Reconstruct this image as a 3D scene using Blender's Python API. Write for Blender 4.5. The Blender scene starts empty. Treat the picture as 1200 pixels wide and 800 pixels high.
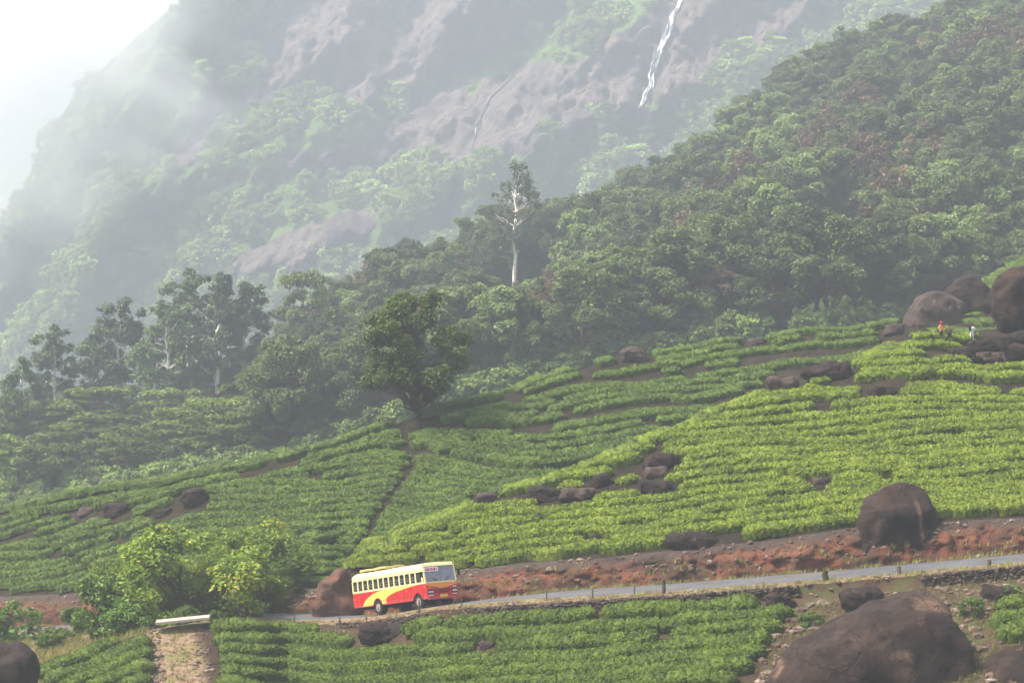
import bpy, bmesh, math, random
import numpy as np
from mathutils import Vector, Matrix
from mathutils.bvhtree import BVHTree

scene = bpy.context.scene
col = scene.collection
R = math.radians
rng = np.random.default_rng(7)
random.seed(7)

# ------------------------------------------------------------------ camera
F, CX, CY = 2400.0, 600.0, 400.0          # focal length in photo pixels, image centre
cam = bpy.data.cameras.new('camera')
cam.sensor_width = 36.0
cam.lens = 36.0 * F / 1200.0
cam.clip_start = 1.0
cam.clip_end = 20000.0
cam_ob = bpy.data.objects.new('camera', cam)
col.objects.link(cam_ob)
cam_ob.location = (0, 0, 0)
cam_ob.rotation_euler = (R(90), 0, 0)
scene.camera = cam_ob

# ------------------------------------------------------------------ sky and sun
SUN_EL, SUN_AZ = R(56), R(-97)            # azimuth measured from +Y towards +X
world = bpy.data.worlds.new('World')
scene.world = world
world.use_nodes = True
wn, wl = world.node_tree.nodes, world.node_tree.links
wn.clear()
sky = wn.new('ShaderNodeTexSky')
sky.sky_type = 'NISHITA'
sky.sun_disc = False
sky.sun_elevation = SUN_EL
sky.sun_rotation = SUN_AZ
sky.air_density = 1.0
sky.dust_density = 3.0
sky.ozone_density = 1.0
hs = wn.new('ShaderNodeHueSaturation')
hs.inputs['Saturation'].default_value = 0.5
bg = wn.new('ShaderNodeBackground')
bg.inputs['Strength'].default_value = 0.15
wo = wn.new('ShaderNodeOutputWorld')
wl.new(sky.outputs[0], hs.inputs['Color'])
wl.new(hs.outputs[0], bg.inputs[0])
wl.new(bg.outputs[0], wo.inputs[0])

sun = bpy.data.lights.new('sun', 'SUN')
sun.energy = 4.0
sun.angle = R(11)
sun.color = (1.0, 0.94, 0.84)
sun_ob = bpy.data.objects.new('sun', sun)
col.objects.link(sun_ob)
to_sun = Vector((math.sin(SUN_AZ) * math.cos(SUN_EL), math.cos(SUN_AZ) * math.cos(SUN_EL), math.sin(SUN_EL)))
sun_ob.rotation_euler = to_sun.to_track_quat('Z', 'Y').to_euler()
sun_ob.location = (-60, 60, 120)

vs = scene.view_settings
vs.view_transform = 'Standard'
vs.look = 'None'
vs.exposure = 0.88
vs.gamma = 1.0
vs.use_curve_mapping = False
cy = scene.cycles
cy.max_bounces = 6
cy.diffuse_bounces = 2
cy.glossy_bounces = 2
cy.transmission_bounces = 3
cy.transparent_max_bounces = 4
cy.volume_bounces = 2
cy.volume_max_steps = 128
cy.use_denoising = True
cy.denoiser = 'OPENIMAGEDENOISE'
cy.denoising_input_passes = 'RGB'
cy.use_adaptive_sampling = False
cy.adaptive_threshold = 0.01
HAZE = 0.00045

# ------------------------------------------------------------------ numeric helpers
def P(u, v, D):
    return Vector(((u - CX) / F * D, D, -(v - CY) / F * D))

def tab(pts, smooth=14):
    """smooth curve over u through (u, value) pairs"""
    pts = sorted(pts)
    U = np.arange(-700.0, 1901.0, 2.0)
    a = np.interp(U, [p[0] for p in pts], [p[1] for p in pts])
    if smooth:
        k = np.exp(-0.5 * (np.arange(-60, 61) * 2.0 / smooth) ** 2)
        k /= k.sum()
        a = np.convolve(np.pad(a, 60, mode='edge'), k, mode='valid')
    return lambda u: np.interp(u, U, a)

def sstep(a, b, x):
    t = np.clip((np.asarray(x, float) - a) / (b - a), 0, 1)
    return t * t * (3 - 2 * t)

def _h(ix, iy, iz, seed):
    h = (ix.astype(np.int64) * 374761393 + iy.astype(np.int64) * 668265263 + iz.astype(np.int64) * 2147483647 + seed * 1274126177) & 0xffffffff
    h = ((h ^ (h >> 13)) * 1274126177) & 0xffffffff
    h = (h ^ (h >> 16)) * 2246822519 & 0xffffffff
    return ((h ^ (h >> 15)) & 0xffffff) / float(0xffffff) * 2 - 1

def vnoise(x, y, z=None, seed=0):
    x, y = np.broadcast_arrays(np.asarray(x, float), np.asarray(y, float))
    z = np.zeros_like(x) if z is None else np.broadcast_to(np.asarray(z, float), x.shape)
    ix, iy, iz = np.floor(x), np.floor(y), np.floor(z)
    fx, fy, fz = x - ix, y - iy, z - iz
    fx, fy, fz = [f * f * (3 - 2 * f) for f in (fx, fy, fz)]
    ix, iy, iz = ix.astype(np.int64), iy.astype(np.int64), iz.astype(np.int64)
    flat = not np.any(fz)
    def plane(k):
        a = _h(ix, iy, iz + k, seed); b = _h(ix + 1, iy, iz + k, seed)
        c = _h(ix, iy + 1, iz + k, seed); d = _h(ix + 1, iy + 1, iz + k, seed)
        return (a * (1 - fx) + b * fx) * (1 - fy) + (c * (1 - fx) + d * fx) * fy
    p0 = plane(0)
    return p0 if flat else p0 * (1 - fz) + plane(1) * fz

def fbm(x, y, z=None, oct=4, seed=0, gain=0.5):
    s, a, f = 0.0, 1.0, 1.0
    for o in range(oct):
        s = s + a * vnoise(np.asarray(x) * f, np.asarray(y) * f, None if z is None else np.asarray(z) * f, seed + o * 17)
        a *= gain; f *= 2.03
    return s

# ------------------------------------------------------------------ mesh helpers
def make_mesh(name, V, quads=None, tris=None, mats=(), attrs=None, smooth=True, mat_idx=None):
    me = bpy.data.meshes.new(name)
    V = np.asarray(V, np.float32)
    q = np.zeros((0, 4), np.int32) if quads is None else np.asarray(quads, np.int32).reshape(-1, 4)
    t = np.zeros((0, 3), np.int32) if tris is None else np.asarray(tris, np.int32).reshape(-1, 3)
    me.vertices.add(len(V)); me.vertices.foreach_set('co', V.ravel())
    nl = q.size + t.size
    me.loops.add(nl); me.loops.foreach_set('vertex_index', np.concatenate([q.ravel(), t.ravel()]).astype(np.int32))
    me.polygons.add(len(q) + len(t))
    st = np.concatenate([np.arange(len(q)) * 4, q.size + np.arange(len(t)) * 3]).astype(np.int32)
    me.polygons.foreach_set('loop_start', st)
    me.polygons.foreach_set('use_smooth', np.full(len(q) + len(t), smooth, bool))
    for m in mats: me.materials.append(m)
    if mat_idx is not None: me.polygons.foreach_set('material_index', np.asarray(mat_idx, np.int32))
    for k, a in (attrs or {}).items():
        at_ = me.attributes.new(k, 'FLOAT', 'POINT'); at_.data.foreach_set('value', np.asarray(a, np.float32))
    me.update(calc_edges=True)
    return me

def link(name, me, parent=None, loc=None, **props):
    o = bpy.data.objects.new(name, me)
    col.objects.link(o)
    if parent is not None: o.parent = parent
    if loc is not None: o.location = loc
    for k, v in props.items(): o[k] = v
    return o

def empty(name, loc=(0, 0, 0), rot=(0, 0, 0), **props):
    o = bpy.data.objects.new(name, None)
    o.empty_display_size = 0.3
    col.objects.link(o)
    o.location = loc; o.rotation_euler = rot
    for k, v in props.items(): o[k] = v
    return o

def grid_faces(nr, nc, off=0):
    i = np.arange(nr - 1)[:, None] * nc + np.arange(nc - 1)[None, :]
    return np.stack([i, i + 1, i + nc + 1, i + nc], -1).reshape(-1, 4) + off

# ------------------------------------------------------------------ materials
def lin(r, g, b):
    f = lambda c: c / 12.92 if c <= 0.04045 else ((c + 0.055) / 1.055) ** 2.4
    return (f(r / 255), f(g / 255), f(b / 255), 1)

class NT:
    def __init__(s, name):
        s.m = bpy.data.materials.new(name); s.m.use_nodes = True
        s.n, s.l = s.m.node_tree.nodes, s.m.node_tree.links
        s.n.clear()
        s.out = s.n.new('ShaderNodeOutputMaterial')
    def node(s, t, ins=None, **kw):
        x = s.n.new(t)
        for k, v in kw.items(): setattr(x, k, v)
        for k, v in (ins or {}).items(): s.put(x.inputs[k], v)
        return x
    def put(s, sock, v):
        if hasattr(v, 'links') or isinstance(v, bpy.types.NodeSocket): s.l.new(v, sock)
        else: sock.default_value = v
    def coord(s, which='Object', scale=(1, 1, 1), rot=(0, 0, 0)):
        tc = s.node('ShaderNodeTexCoord')
        mp = s.node('ShaderNodeMapping', {'Vector': tc.outputs[which], 'Scale': scale, 'Rotation': rot})
        return mp.outputs[0]
    def noise(s, vec, scale, detail=4, rough=0.55):
        return s.node('ShaderNodeTexNoise', {'Vector': vec, 'Scale': scale, 'Detail': detail, 'Roughness': rough}).outputs[0]
    def ramp(s, fac, stops, interp='LINEAR'):
        r = s.node('ShaderNodeValToRGB', {'Fac': fac})
        r.color_ramp.interpolation = interp
        e = r.color_ramp.elements
        while len(e) < len(stops): e.new(0.5)
        for i, (p, c) in enumerate(stops):
            e[i].position = p; e[i].color = c if len(c) == 4 else (*c, 1)
        return r.outputs[0]
    def mix(s, fac, a, b, blend='MIX'):
        x = s.node('ShaderNodeMix', data_type='RGBA', blend_type=blend)
        s.put(x.inputs[0], fac); s.put(x.inputs[6], a); s.put(x.inputs[7], b)
        return x.outputs[2]
    def math(s, op, a, b=0.0, clamp=False):
        x = s.node('ShaderNodeMath', operation=op, use_clamp=clamp)
        s.put(x.inputs[0], a); s.put(x.inputs[1], b)
        return x.outputs[0]
    def attr(s, name):
        return s.node('ShaderNodeAttribute', attribute_name=name).outputs['Fac']
    def bump(s, h, strength=0.5, dist=0.1):
        return s.node('ShaderNodeBump', {'Height': h, 'Strength': strength, 'Distance': dist}).outputs[0]
    def pbsdf(s, color, rough=0.8, normal=None, spec=0.3, **ins):
        b = s.node('ShaderNodeBsdfPrincipled')
        s.put(b.inputs['Base Color'], color); s.put(b.inputs['Roughness'], rough)
        s.put(b.inputs['Specular IOR Level'], spec)
        if normal is not None: s.put(b.inputs['Normal'], normal)
        for k, v in ins.items(): s.put(b.inputs[k.replace('_', ' ')], v)
        return b.outputs[0]
    def done(s, sh):
        s.l.new(sh, s.out.inputs['Surface']); return s.m

def m_plain(name, c, rough=0.6, spec=0.4, var=0.12, scale=3.0, metal=0.0):
    t = NT(name)
    n = t.noise(t.coord(), scale, 4)
    c = tuple(c) if len(c) == 4 else (*c, 1)
    d = tuple(x * (1 - var) for x in c[:3]) + (1,)
    b = tuple(min(1, x * (1 + var)) for x in c[:3]) + (1,)
    return t.done(t.pbsdf(t.ramp(n, [(0.3, d), (0.7, b)]), rough, spec=spec, Metallic=metal))

def m_leaf(name, dark, light, transl=0.28, hue=0.05, rough=0.55, third=None):
    """leaf colour varies from leaf to leaf (attribute tint) and plant to plant"""
    t = NT(name)
    oi = t.node('ShaderNodeObjectInfo')
    f = t.math('ADD', t.math('MULTIPLY', t.attr('tint'), 0.75), t.math('MULTIPLY', oi.outputs['Random'], 0.35), True)
    stops = [(0.1, dark), (0.8, light)] + ([(1.0, third)] if third else [])
    c = t.ramp(f, stops)
    hsv = t.node('ShaderNodeHueSaturation', {'Color': c})
    t.put(hsv.inputs['Hue'], t.math('ADD', t.math('MULTIPLY', oi.outputs['Random'], hue * 0.5), 0.5 - hue * 0.25))
    t.put(hsv.inputs['Value'], t.math('ADD', t.math('MULTIPLY', oi.outputs['Random'], 0.5), 0.75))
    c = hsv.outputs[0]
    a = t.pbsdf(c, rough, spec=0.25)
    b = t.node('ShaderNodeBsdfTranslucent', {'Color': t.mix(1.0, c, (1.1, 1.15, 0.6, 1), 'MULTIPLY')}).outputs[0]
    mx = t.node('ShaderNodeMixShader', {0: transl})
    t.l.new(a, mx.inputs[1]); t.l.new(b, mx.inputs[2])
    return t.done(mx.outputs[0])

def m_tea(name, dark, light):
    t = NT(name)
    v = t.coord('Object')
    n1 = t.noise(v, 0.35, 4)
    n2 = t.noise(v, 5.0, 3, 0.7)
    f = t.math('ADD', t.math('MULTIPLY', t.attr('tint'), 0.75), t.math('ADD', t.math('MULTIPLY', n1, 0.40), t.math('MULTIPLY', n2, 0.25)))
    c = t.ramp(f, [(0.35, dark), (0.62, tuple((a + b) / 2 for a, b in zip(dark, light))), (0.95, light)])
    a = t.pbsdf(c, 0.6, spec=0.2, normal=t.bump(t.noise(v, 10, 4, 0.75), 1.0, 0.10))
    b = t.node('ShaderNodeBsdfTranslucent', {'Color': t.mix(1.0, c, (1.1, 1.15, 0.6, 1), 'MULTIPLY')}).outputs[0]
    mx = t.node('ShaderNodeMixShader', {0: 0.15})
    t.l.new(a, mx.inputs[1]); t.l.new(b, mx.inputs[2])
    return t.done(mx.outputs[0])

def m_soil(name, stops, scale=0.6, bump=0.6):
    t = NT(name)
    v = t.coord()
    n = t.noise(v, scale, 7, 0.62)
    fine = t.noise(v, 9.0, 5, 0.7)
    f = t.math('ADD', t.math('MULTIPLY', n, 0.75), t.math('MULTIPLY', fine, 0.25))
    return t.done(t.pbsdf(t.ramp(f, stops), 0.95, spec=0.1, normal=t.bump(fine, bump, 0.12)))

def m_rock(name, base, dark, pale, scale=1.0):
    """weathered granite: dark lichen film, drip streaks down the face, pale scars"""
    t = NT(name)
    v = t.coord('Object')
    big = t.noise(v, 0.35 * scale, 6, 0.6)
    streak = t.noise(t.coord('Object', (1.6 * scale, 1.6 * scale, 0.14 * scale)), 1.0, 6, 0.6)
    spot = t.noise(v, 1.3 * scale, 8, 0.72)
    fine = t.noise(v, 7.0 * scale, 6, 0.7)
    c = t.ramp(big, [(0.32, dark), (0.68, base)])
    c = t.mix(t.ramp(streak, [(0.45, (0, 0, 0)), (0.72, (0.75, 0.75, 0.75))]), c, dark)
    c = t.mix(t.ramp(spot, [(0.62, (0, 0, 0)), (0.70, (0.8, 0.8, 0.8))]), c, pale)
    c = t.mix(0.75, c, t.ramp(fine, [(0.28, (0.35, 0.35, 0.35)), (0.72, (1.5, 1.5, 1.5))]), 'MULTIPLY')
    c = t.mix(t.math('MULTIPLY', t.attr('scar'), t.ramp(fine, [(.3, (.3, .3, .3)), (.6, (1, 1, 1))])), c, pale)
    vor = t.node('ShaderNodeTexVoronoi', {'Vector': t.mix(.6, v, t.node('ShaderNodeTexNoise', {'Vector': v, 'Scale': 1.2 * scale}).outputs[1]), 'Scale': .45 * scale}, feature='DISTANCE_TO_EDGE').outputs[0]
    crk = t.ramp(vor, [(0.0, (1, 1, 1)), (0.012, (0, 0, 0))])
    c = t.mix(t.math('MULTIPLY', crk, .3), c, tuple(x * .4 for x in dark[:3]) + (1,))
    h = t.math('SUBTRACT', t.math('ADD', t.math('MULTIPLY', spot, 0.6), t.math('MULTIPLY', fine, 0.4)), t.math('MULTIPLY', crk, .3))
    return t.done(t.pbsdf(c, 0.85, spec=0.25, normal=t.bump(h, 0.9, 0.3 / scale)))

M = {}
M['tea_near'] = m_tea('tea_leaf_near', lin(36, 52, 17), lin(156, 174, 52))
M['tea_low'] = m_tea('tea_leaf_low', lin(32, 50, 17), lin(126, 146, 48))
M['tea_far'] = m_tea('tea_leaf_far', lin(30, 46, 17), lin(118, 142, 50))  # shade of the knoll slope put into the leaf colour: darker, less yellow
M['tea_soil'] = m_soil('tea_soil', [(0.3, lin(30, 26, 20)), (0.55, lin(50, 43, 32)), (0.78, lin(76, 65, 48))])
M['rock'] = m_rock('granite_dark', lin(74, 55, 45), lin(31, 25, 22), lin(132, 104, 84))
M['rock_pale'] = m_rock('granite_pale', lin(108, 90, 80), lin(58, 48, 44), lin(160, 138, 122))
M['leaf_wood'] = m_leaf('leaf_wood', lin(54, 64, 42), lin(112, 122, 74))
M['leaf_pale'] = m_leaf('leaf_pale', lin(78, 94, 52), lin(140, 154, 92))
M['leaf_scrub'] = m_leaf('leaf_scrub', lin(84, 106, 52), lin(158, 176, 98))
M['leaf_brown'] = m_leaf('leaf_brown', lin(80, 66, 52), lin(136, 112, 90))
M['leaf_gum'] = m_leaf('leaf_gum', lin(60, 74, 52), lin(122, 138, 96))
M['leaf_acacia'] = m_leaf('leaf_acacia', lin(48, 64, 30), lin(126, 138, 62))
M['leaf_lone'] = m_leaf('leaf_lone', lin(38, 50, 24), lin(92, 106, 46))
M['leaf_front'] = m_leaf('leaf_front', lin(62, 84, 32), lin(136, 154, 58), third=lin(164, 160, 58))
M['leaf_bush'] = m_leaf('leaf_bush', lin(50, 74, 32), lin(118, 144, 66))
M['bark'] = m_plain('bark', lin(72, 62, 52), 0.95, 0.1, 0.4, 4)
M['bark_pale'] = m_plain('bark_pale', lin(226, 218, 204), 0.9, 0.1, 0.35, 1.5)
M['grass'] = m_leaf('grass_blade', lin(84, 92, 44), lin(150, 146, 84), 0.2)
M['stone'] = m_plain('stone', lin(112, 98, 88), 0.95, 0.15, 0.55, 1.2)
# ================================================================== terrain
def setting(name, me, **kw):
    return link(name, me, kind='structure', **kw)

TERRAIN = []                                # (verts, quads) for placing things on the ground
def patch(name, rows, mat, attrs=None, smooth=True):
    """rows: list of (nc,3) arrays, front to back"""
    A = np.stack(rows, 0)
    nr, nc = A.shape[:2]
    V = A.reshape(-1, 3); Q = grid_faces(nr, nc)
    TERRAIN.append((V, Q))
    me = make_mesh(name, V, Q, mats=[mat], attrs=attrs, smooth=smooth)
    return setting(name, me)

US = np.arange(-300.0, 1501.0, 4.0)
rD = tab([(-400, 206), (-200, 196), (0, 185), (200, 172), (290, 164), (400, 155), (480, 147.5), (541, 142.5), (640, 139), (800, 137), (1000, 136), (1200, 135), (1500, 134)], 22)
rV = tab([(-400, 752), (-200, 746), (0, 739), (200, 727), (290, 720), (400, 724), (480, 718.5), (541, 706), (640, 697), (800, 687), (1000, 671), (1200, 653), (1500, 628)], 18)
C = np.stack([(US - CX) / F * rD(US), rD(US), -(rV(US) - CY) / F * rD(US)], -1)
T = np.gradient(C[:, :2], axis=0); T /= np.linalg.norm(T, axis=1)[:, None]
NRM = np.stack([-T[:, 1], T[:, 0]], -1)      # points away from the camera
HW = 2.15
def offs(d, dz=0.0):
    A = C.copy(); A[:, :2] += NRM * d; A[:, 2] += dz
    return A
RN, RF = offs(-HW), offs(HW)
uN = CX + F * RN[:, 0] / RN[:, 1]
uF = CX + F * RF[:, 0] / RF[:, 1]

def colpt(u, D, z):
    return np.stack([(u - CX) / F * D, D + 0 * u, z + 0 * u], -1)

# ---- road
wob = 0.22 * fbm(US / 45, US * 0, oct=3, seed=3)
rows = []
for a in np.linspace(-1, 1, 9):
    A = C.copy()
    edge = (0.20 * fbm(US / 9.0, US * 0 + a, oct=3, seed=5)) if abs(a) == 1 else 0
    A[:, :2] += NRM * (a * HW)
    A[:, 2] += 0.05 * (1 - a * a)
    rows.append(A)
t = NT('asphalt')
v = t.coord('Object')
n = t.noise(v, 0.5, 6, 0.6); f = t.noise(v, 20, 3, 0.7)
patchy = t.noise(t.coord('Object', (0.10, 0.6, 1)), 1.0, 5, 0.6)
cc = t.mix(t.ramp(patchy, [(0.45, (0, 0, 0)), (0.65, (0.6, 0.6, 0.6))]), t.ramp(n, [(0.3, lin(78, 78, 81)), (0.7, lin(98, 98, 100))]), lin(104, 98, 92))
M['asphalt'] = t.done(t.pbsdf(cc, 0.8, spec=0.3, normal=t.bump(f, 0.3, 0.02)))
patch('road', rows, M['asphalt'])

# ---- near crest, verge, lower slope
crD = tab([(-300, 138), (0, 142), (60, 145), (120, 148), (180, 150), (245, 151), (300, 151.5), (400, 151)], 10)
crV = tab([(-300, 850), (-100, 820), (0, 800), (60, 782), (120, 757), (180, 737), (245, 728), (300, 729), (400, 731)], 10)
wv = sstep(295, 350, uN)
kD = crD(uN) * (1 - wv) + (RN[:, 1] - 1.9) * wv
kz = -(crV(uN) - CY) / F * crD(uN) * (1 - wv) + (RN[:, 2] - 0.06) * wv
K = colpt(uN, kD, kz)
K[:, 2] += 0.08 * fbm(K[:, 0] / 1.2, K[:, 1] / 1.2, oct=3, seed=9)
rows = []
for a in np.linspace(0, 1, 9):
    A = K * (1 - a) + RN * a
    w = np.sin(np.pi * a)
    A[:, 2] += w * (0.10 * fbm(A[:, 0] / 0.9, A[:, 1] / 0.9, oct=4, seed=11) - 0.03)
    rows.append(A)
M['verge'] = m_soil('verge_earth', [(0.28, lin(76, 60, 48)), (0.45, lin(118, 94, 76)), (0.56, lin(140, 118, 98)), (0.68, lin(100, 96, 62))], 0.9)
patch('verge_ground', rows, M['verge'])

drop = tab([(-300, 0.0), (330, 0.0), (420, 0.35), (600, 0.7), (1500, 0.8)], 20)
SLOPE_L = tab([(-300, 0.30), (200, 0.32), (400, 0.36), (900, 0.36), (1000, 0.30), (1500, 0.30)], 30)
FOOT = K.copy()
FOOT[:, :] = colpt(uN, kD - 0.35, kz - drop(uN))
class Lower:
    """the slope below the road verge"""
    def foot(s, u):
        return np.interp(u, uN, FOOT[:, 1]), np.interp(u, uN, FOOT[:, 2])
    def bump(s, x, y):
        return 0.14 * fbm(x / 5, y / 5, oct=4, seed=21)
    def posD(s, u, D):
        u = np.asarray(u, float); fD, fz = s.foot(u)
        d = np.maximum(fD - D, 0)
        z = fz - SLOPE_L(u) * np.minimum(d, 34) - 0.12 * np.maximum(d - 34, 0)
        x = (u - CX) / F * D
        return np.stack([x, D + 0 * u, z + s.bump(x, D) * sstep(0, 2, d)], -1)
    def pos(s, u, v):
        u, v = np.broadcast_arrays(np.asarray(u, float), np.asarray(v, float))
        fD, fz = s.foot(u); k = SLOPE_L(u)
        D = (fz - k * fD) / (-(v - CY) / F - k)
        return s.posD(u, np.minimum(D, fD))
LOW = Lower()
rows = []
fd, fz = LOW.foot(uN)
for d in np.concatenate([np.linspace(90, 36, 12), np.linspace(34, 0, 90)]):
    rows.append(LOW.posD(uN, fd - d))
rows.append(K.copy())
# bare track running down between the tea plots, rubble to the right
A = np.stack(rows, 0); uu = CX + F * A[..., 0] / A[..., 1]; vv = CY - F * A[..., 2] / A[..., 1]
trk = tab([(728, 212), (745, 205), (770, 208), (800, 214), (860, 225)], 0)
tw = 1 - sstep(20, 36, np.abs(uu - trk(np.clip(vv, 728, 900))) + 6 * fbm(A[..., 0] / 1.5, A[..., 1] / 1.5, oct=3, seed=31))
tw = np.where((vv > 700) & (A[..., 1] > 100), tw, 0)
rub = sstep(880, 960, uu + 26 * fbm(A[..., 0] / 3, A[..., 1] / 3, oct=3, seed=33))
gr = sstep(120, 30, uu + 20 * fbm(A[..., 0] / 3, A[..., 1] / 3, oct=3, seed=35))
t = NT('lower_ground')
v = t.coord()
n = t.noise(v, 0.8, 6, 0.65); fine = t.noise(v, 8, 5, 0.7)
mixn = t.math('ADD', t.math('MULTIPLY', n, 0.7), t.math('MULTIPLY', fine, 0.3))
soil = t.ramp(mixn, [(0.3, lin(46, 36, 29)), (0.6, lin(78, 62, 48)), (0.8, lin(112, 92, 72))])
track = t.ramp(mixn, [(0.30, lin(110, 84, 68)), (0.47, lin(148, 122, 102)), (0.58, lin(116, 112, 66)), (0.75, lin(160, 142, 124))])
rubc = t.ramp(mixn, [(0.3, lin(46, 38, 32)), (0.46, lin(84, 66, 52)), (0.56, lin(78, 78, 46)), (0.66, lin(96, 80, 64)), (0.8, lin(132, 114, 96))])
grc = t.ramp(mixn, [(0.3, lin(70, 84, 40)), (0.7, lin(122, 134, 70))])
c = t.mix(t.attr('rub'), soil, rubc)
c = t.mix(t.attr('grass'), c, grc)
c = t.mix(t.attr('track'), c, track)
M['lower'] = t.done(t.pbsdf(c, 0.95, spec=0.1, normal=t.bump(mixn, 0.7, 0.2)))
patch('lower_hillside_ground', rows, M['lower'], attrs={'track': tw.ravel(), 'rub': rub.ravel(), 'grass': gr.ravel()})

# ---- cut bank above the road
bkV = tab([(-400, 712), (-200, 706), (0, 699), (100, 694), (200, 692), (300, 694), (365, 692), (400, 676), (430, 671), (540, 667), (640, 657), (700, 654), (800, 643), (900, 633), (1000, 618), (1100, 611), (1200, 606), (1500, 590)], 12)
bw = tab([(-400, 3.2), (150, 3.2), (290, 5.5), (360, 5.0), (400, 2.6), (1500, 2.8)], 16)
bD = RF[:, 1] + bw(uF)
B = colpt(uF, bD, -(bkV(uF) - CY) / F * bD)
rows = []
ditch = RF.copy(); ditch[:, 1] += 0.7; ditch[:, 2] -= 0.05
NB = 26
for i, a in enumerate(np.linspace(0, 1, NB)):
    if a < 0.15:
        q = a / 0.15; A = RF * (1 - q) + ditch * q
        A[:, 2] += 0.05 * np.sin(q * math.pi) * fbm(A[:, 0] / .6, A[:, 1] / .6, oct=2, seed=40)
    else:
        q = (a - 0.15) / 0.85
        qz = q ** 0.8
        A = ditch.copy()
        A[:, 0] += (B[:, 0] - ditch[:, 0]) * q; A[:, 1] += (B[:, 1] - ditch[:, 1]) * q ** 1.5
        A[:, 2] += (B[:, 2] - ditch[:, 2]) * qz
        w = np.sin(np.pi * min(1, q * 1.02)) ** 0.7
        rough = 0.55 * fbm(A[:, 0] / 1.7, A[:, 2] / 1.1, oct=5, seed=41, gain=0.6) + 0.5 * np.minimum(0, fbm(A[:, 0] / 0.8, A[:, 2] / 2.5, oct=2, seed=43))
        A[:, 1] += w * rough
        A[:, 2] += w * 0.10 * fbm(A[:, 0] / 0.6, A[:, 2] / 0.6, oct=3, seed=42)
    rows.append(A)
hgt = np.repeat(np.linspace(0, 1, NB)[:, None], len(uF), 1)
t = NT('red_earth')
v = t.coord()
n = t.noise(t.coord('Object', (0.30, 0.30, 0.6)), 1.0, 7, 0.62); n2 = t.noise(v, 2.2, 6, 0.7); fine = t.noise(v, 9, 5, 0.7)
c = t.ramp(n, [(0.33, lin(72, 56, 48)), (0.45, lin(98, 68, 54)), (0.55, lin(128, 80, 60)), (0.66, lin(110, 82, 68)), (0.8, lin(88, 76, 68))])
c = t.mix(t.ramp(n2, [(0.52, (0, 0, 0)), (0.68, (0.85, 0.85, 0.85))]), c, lin(70, 56, 48))
top = t.math('MULTIPLY', t.math('SUBTRACT', t.math('ADD', t.attr('hgt'), t.math('MULTIPLY', t.math('SUBTRACT', n2, 0.5), 0.9)), 0.68), 6.0, True)
c = t.mix(top, c, t.ramp(fine, [(0.3, lin(58, 48, 42)), (0.7, lin(104, 90, 80))]))
c = t.mix(t.ramp(fine, [(0.66, (0, 0, 0)), (0.74, (0.6, 0.6, 0.6))]), c, lin(150, 132, 116))
M['bank'] = t.done(t.pbsdf(c, 0.95, spec=0.1, normal=t.bump(t.math('ADD', n2, fine), 0.8, 0.2)))
patch('earth_bank', rows, M['bank'], attrs={'hgt': hgt.ravel()})

# ---- ruled hillsides: straight from foot to ridge in each direction, rolled over at the ridge
class Hill:
    def __init__(s, bv, bD, rv, rD_, bump=(0.2, 7.0, 50), roll=0.15, back=-0.42, sub=None):
        s.bv, s.bD, s.rv, s.rD = bv, bD, rv, rD_
        s.b, s.roll, s.back = bump, roll, back
    def ends(s, u):
        u = np.asarray(u, float)
        bD_, rD_ = s.bD(u), s.rD(u)
        rD_ = np.maximum(rD_, bD_ + 2.0)
        bz, rz = -(s.bv(u) - CY) / F * bD_, -(s.rv(u) - CY) / F * rD_
        return bD_, bz, rD_, np.clip(rz, bz + 0.05 * (rD_ - bD_), bz + 0.6 * (rD_ - bD_))
    def posD(s, u, D, raw=False):
        u, D = np.broadcast_arrays(np.asarray(u, float), np.asarray(D, float))
        bd, bz, rd, rz = s.ends(u)
        k = (rz - bz) / (rd - bd)
        e = np.maximum(D - rd, 0)
        e1 = (k - s.back) / (2 * s.roll)
        over = np.where(e < e1, k * e - s.roll * e * e, k * e1 - s.roll * e1 * e1 + s.back * (e - e1))
        z = bz + k * (np.minimum(D, rd) - bd) + over
        x = (u - CX) / F * D
        z = z + s.b[0] * fbm(x / s.b[1], D / s.b[1], oct=4, seed=s.b[2])
        return np.stack([x, D, z], -1)
    def pos(s, u, v):
        u, v = np.broadcast_arrays(np.asarray(u, float), np.asarray(v, float))
        bd, bz, rd, rz = s.ends(u)
        k = (rz - bz) / (rd - bd)
        D = (bz - k * bd) / (-(v - CY) / F - k)
        return s.posD(u, D)
    def rows(s, u, nf, nb, backlen, pre=None, cluster=1.0):
        bd, bz, rd, rz = s.ends(u)
        out = []
        if pre is not None:
            A = s.posD(u, bd); A[:, 1] -= pre[0]; A[:, 0] = (u - CX) / F * A[:, 1]; A[:, 2] -= pre[1]; out.append(A)
        for a in np.linspace(0, 1, nf): out.append(s.posD(u, bd + (rd - bd) * a ** cluster))
        for a in np.linspace(0, 1, nb + 1)[1:]: out.append(s.posD(u, rd + backlen * a ** 1.5))
        return out

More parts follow.
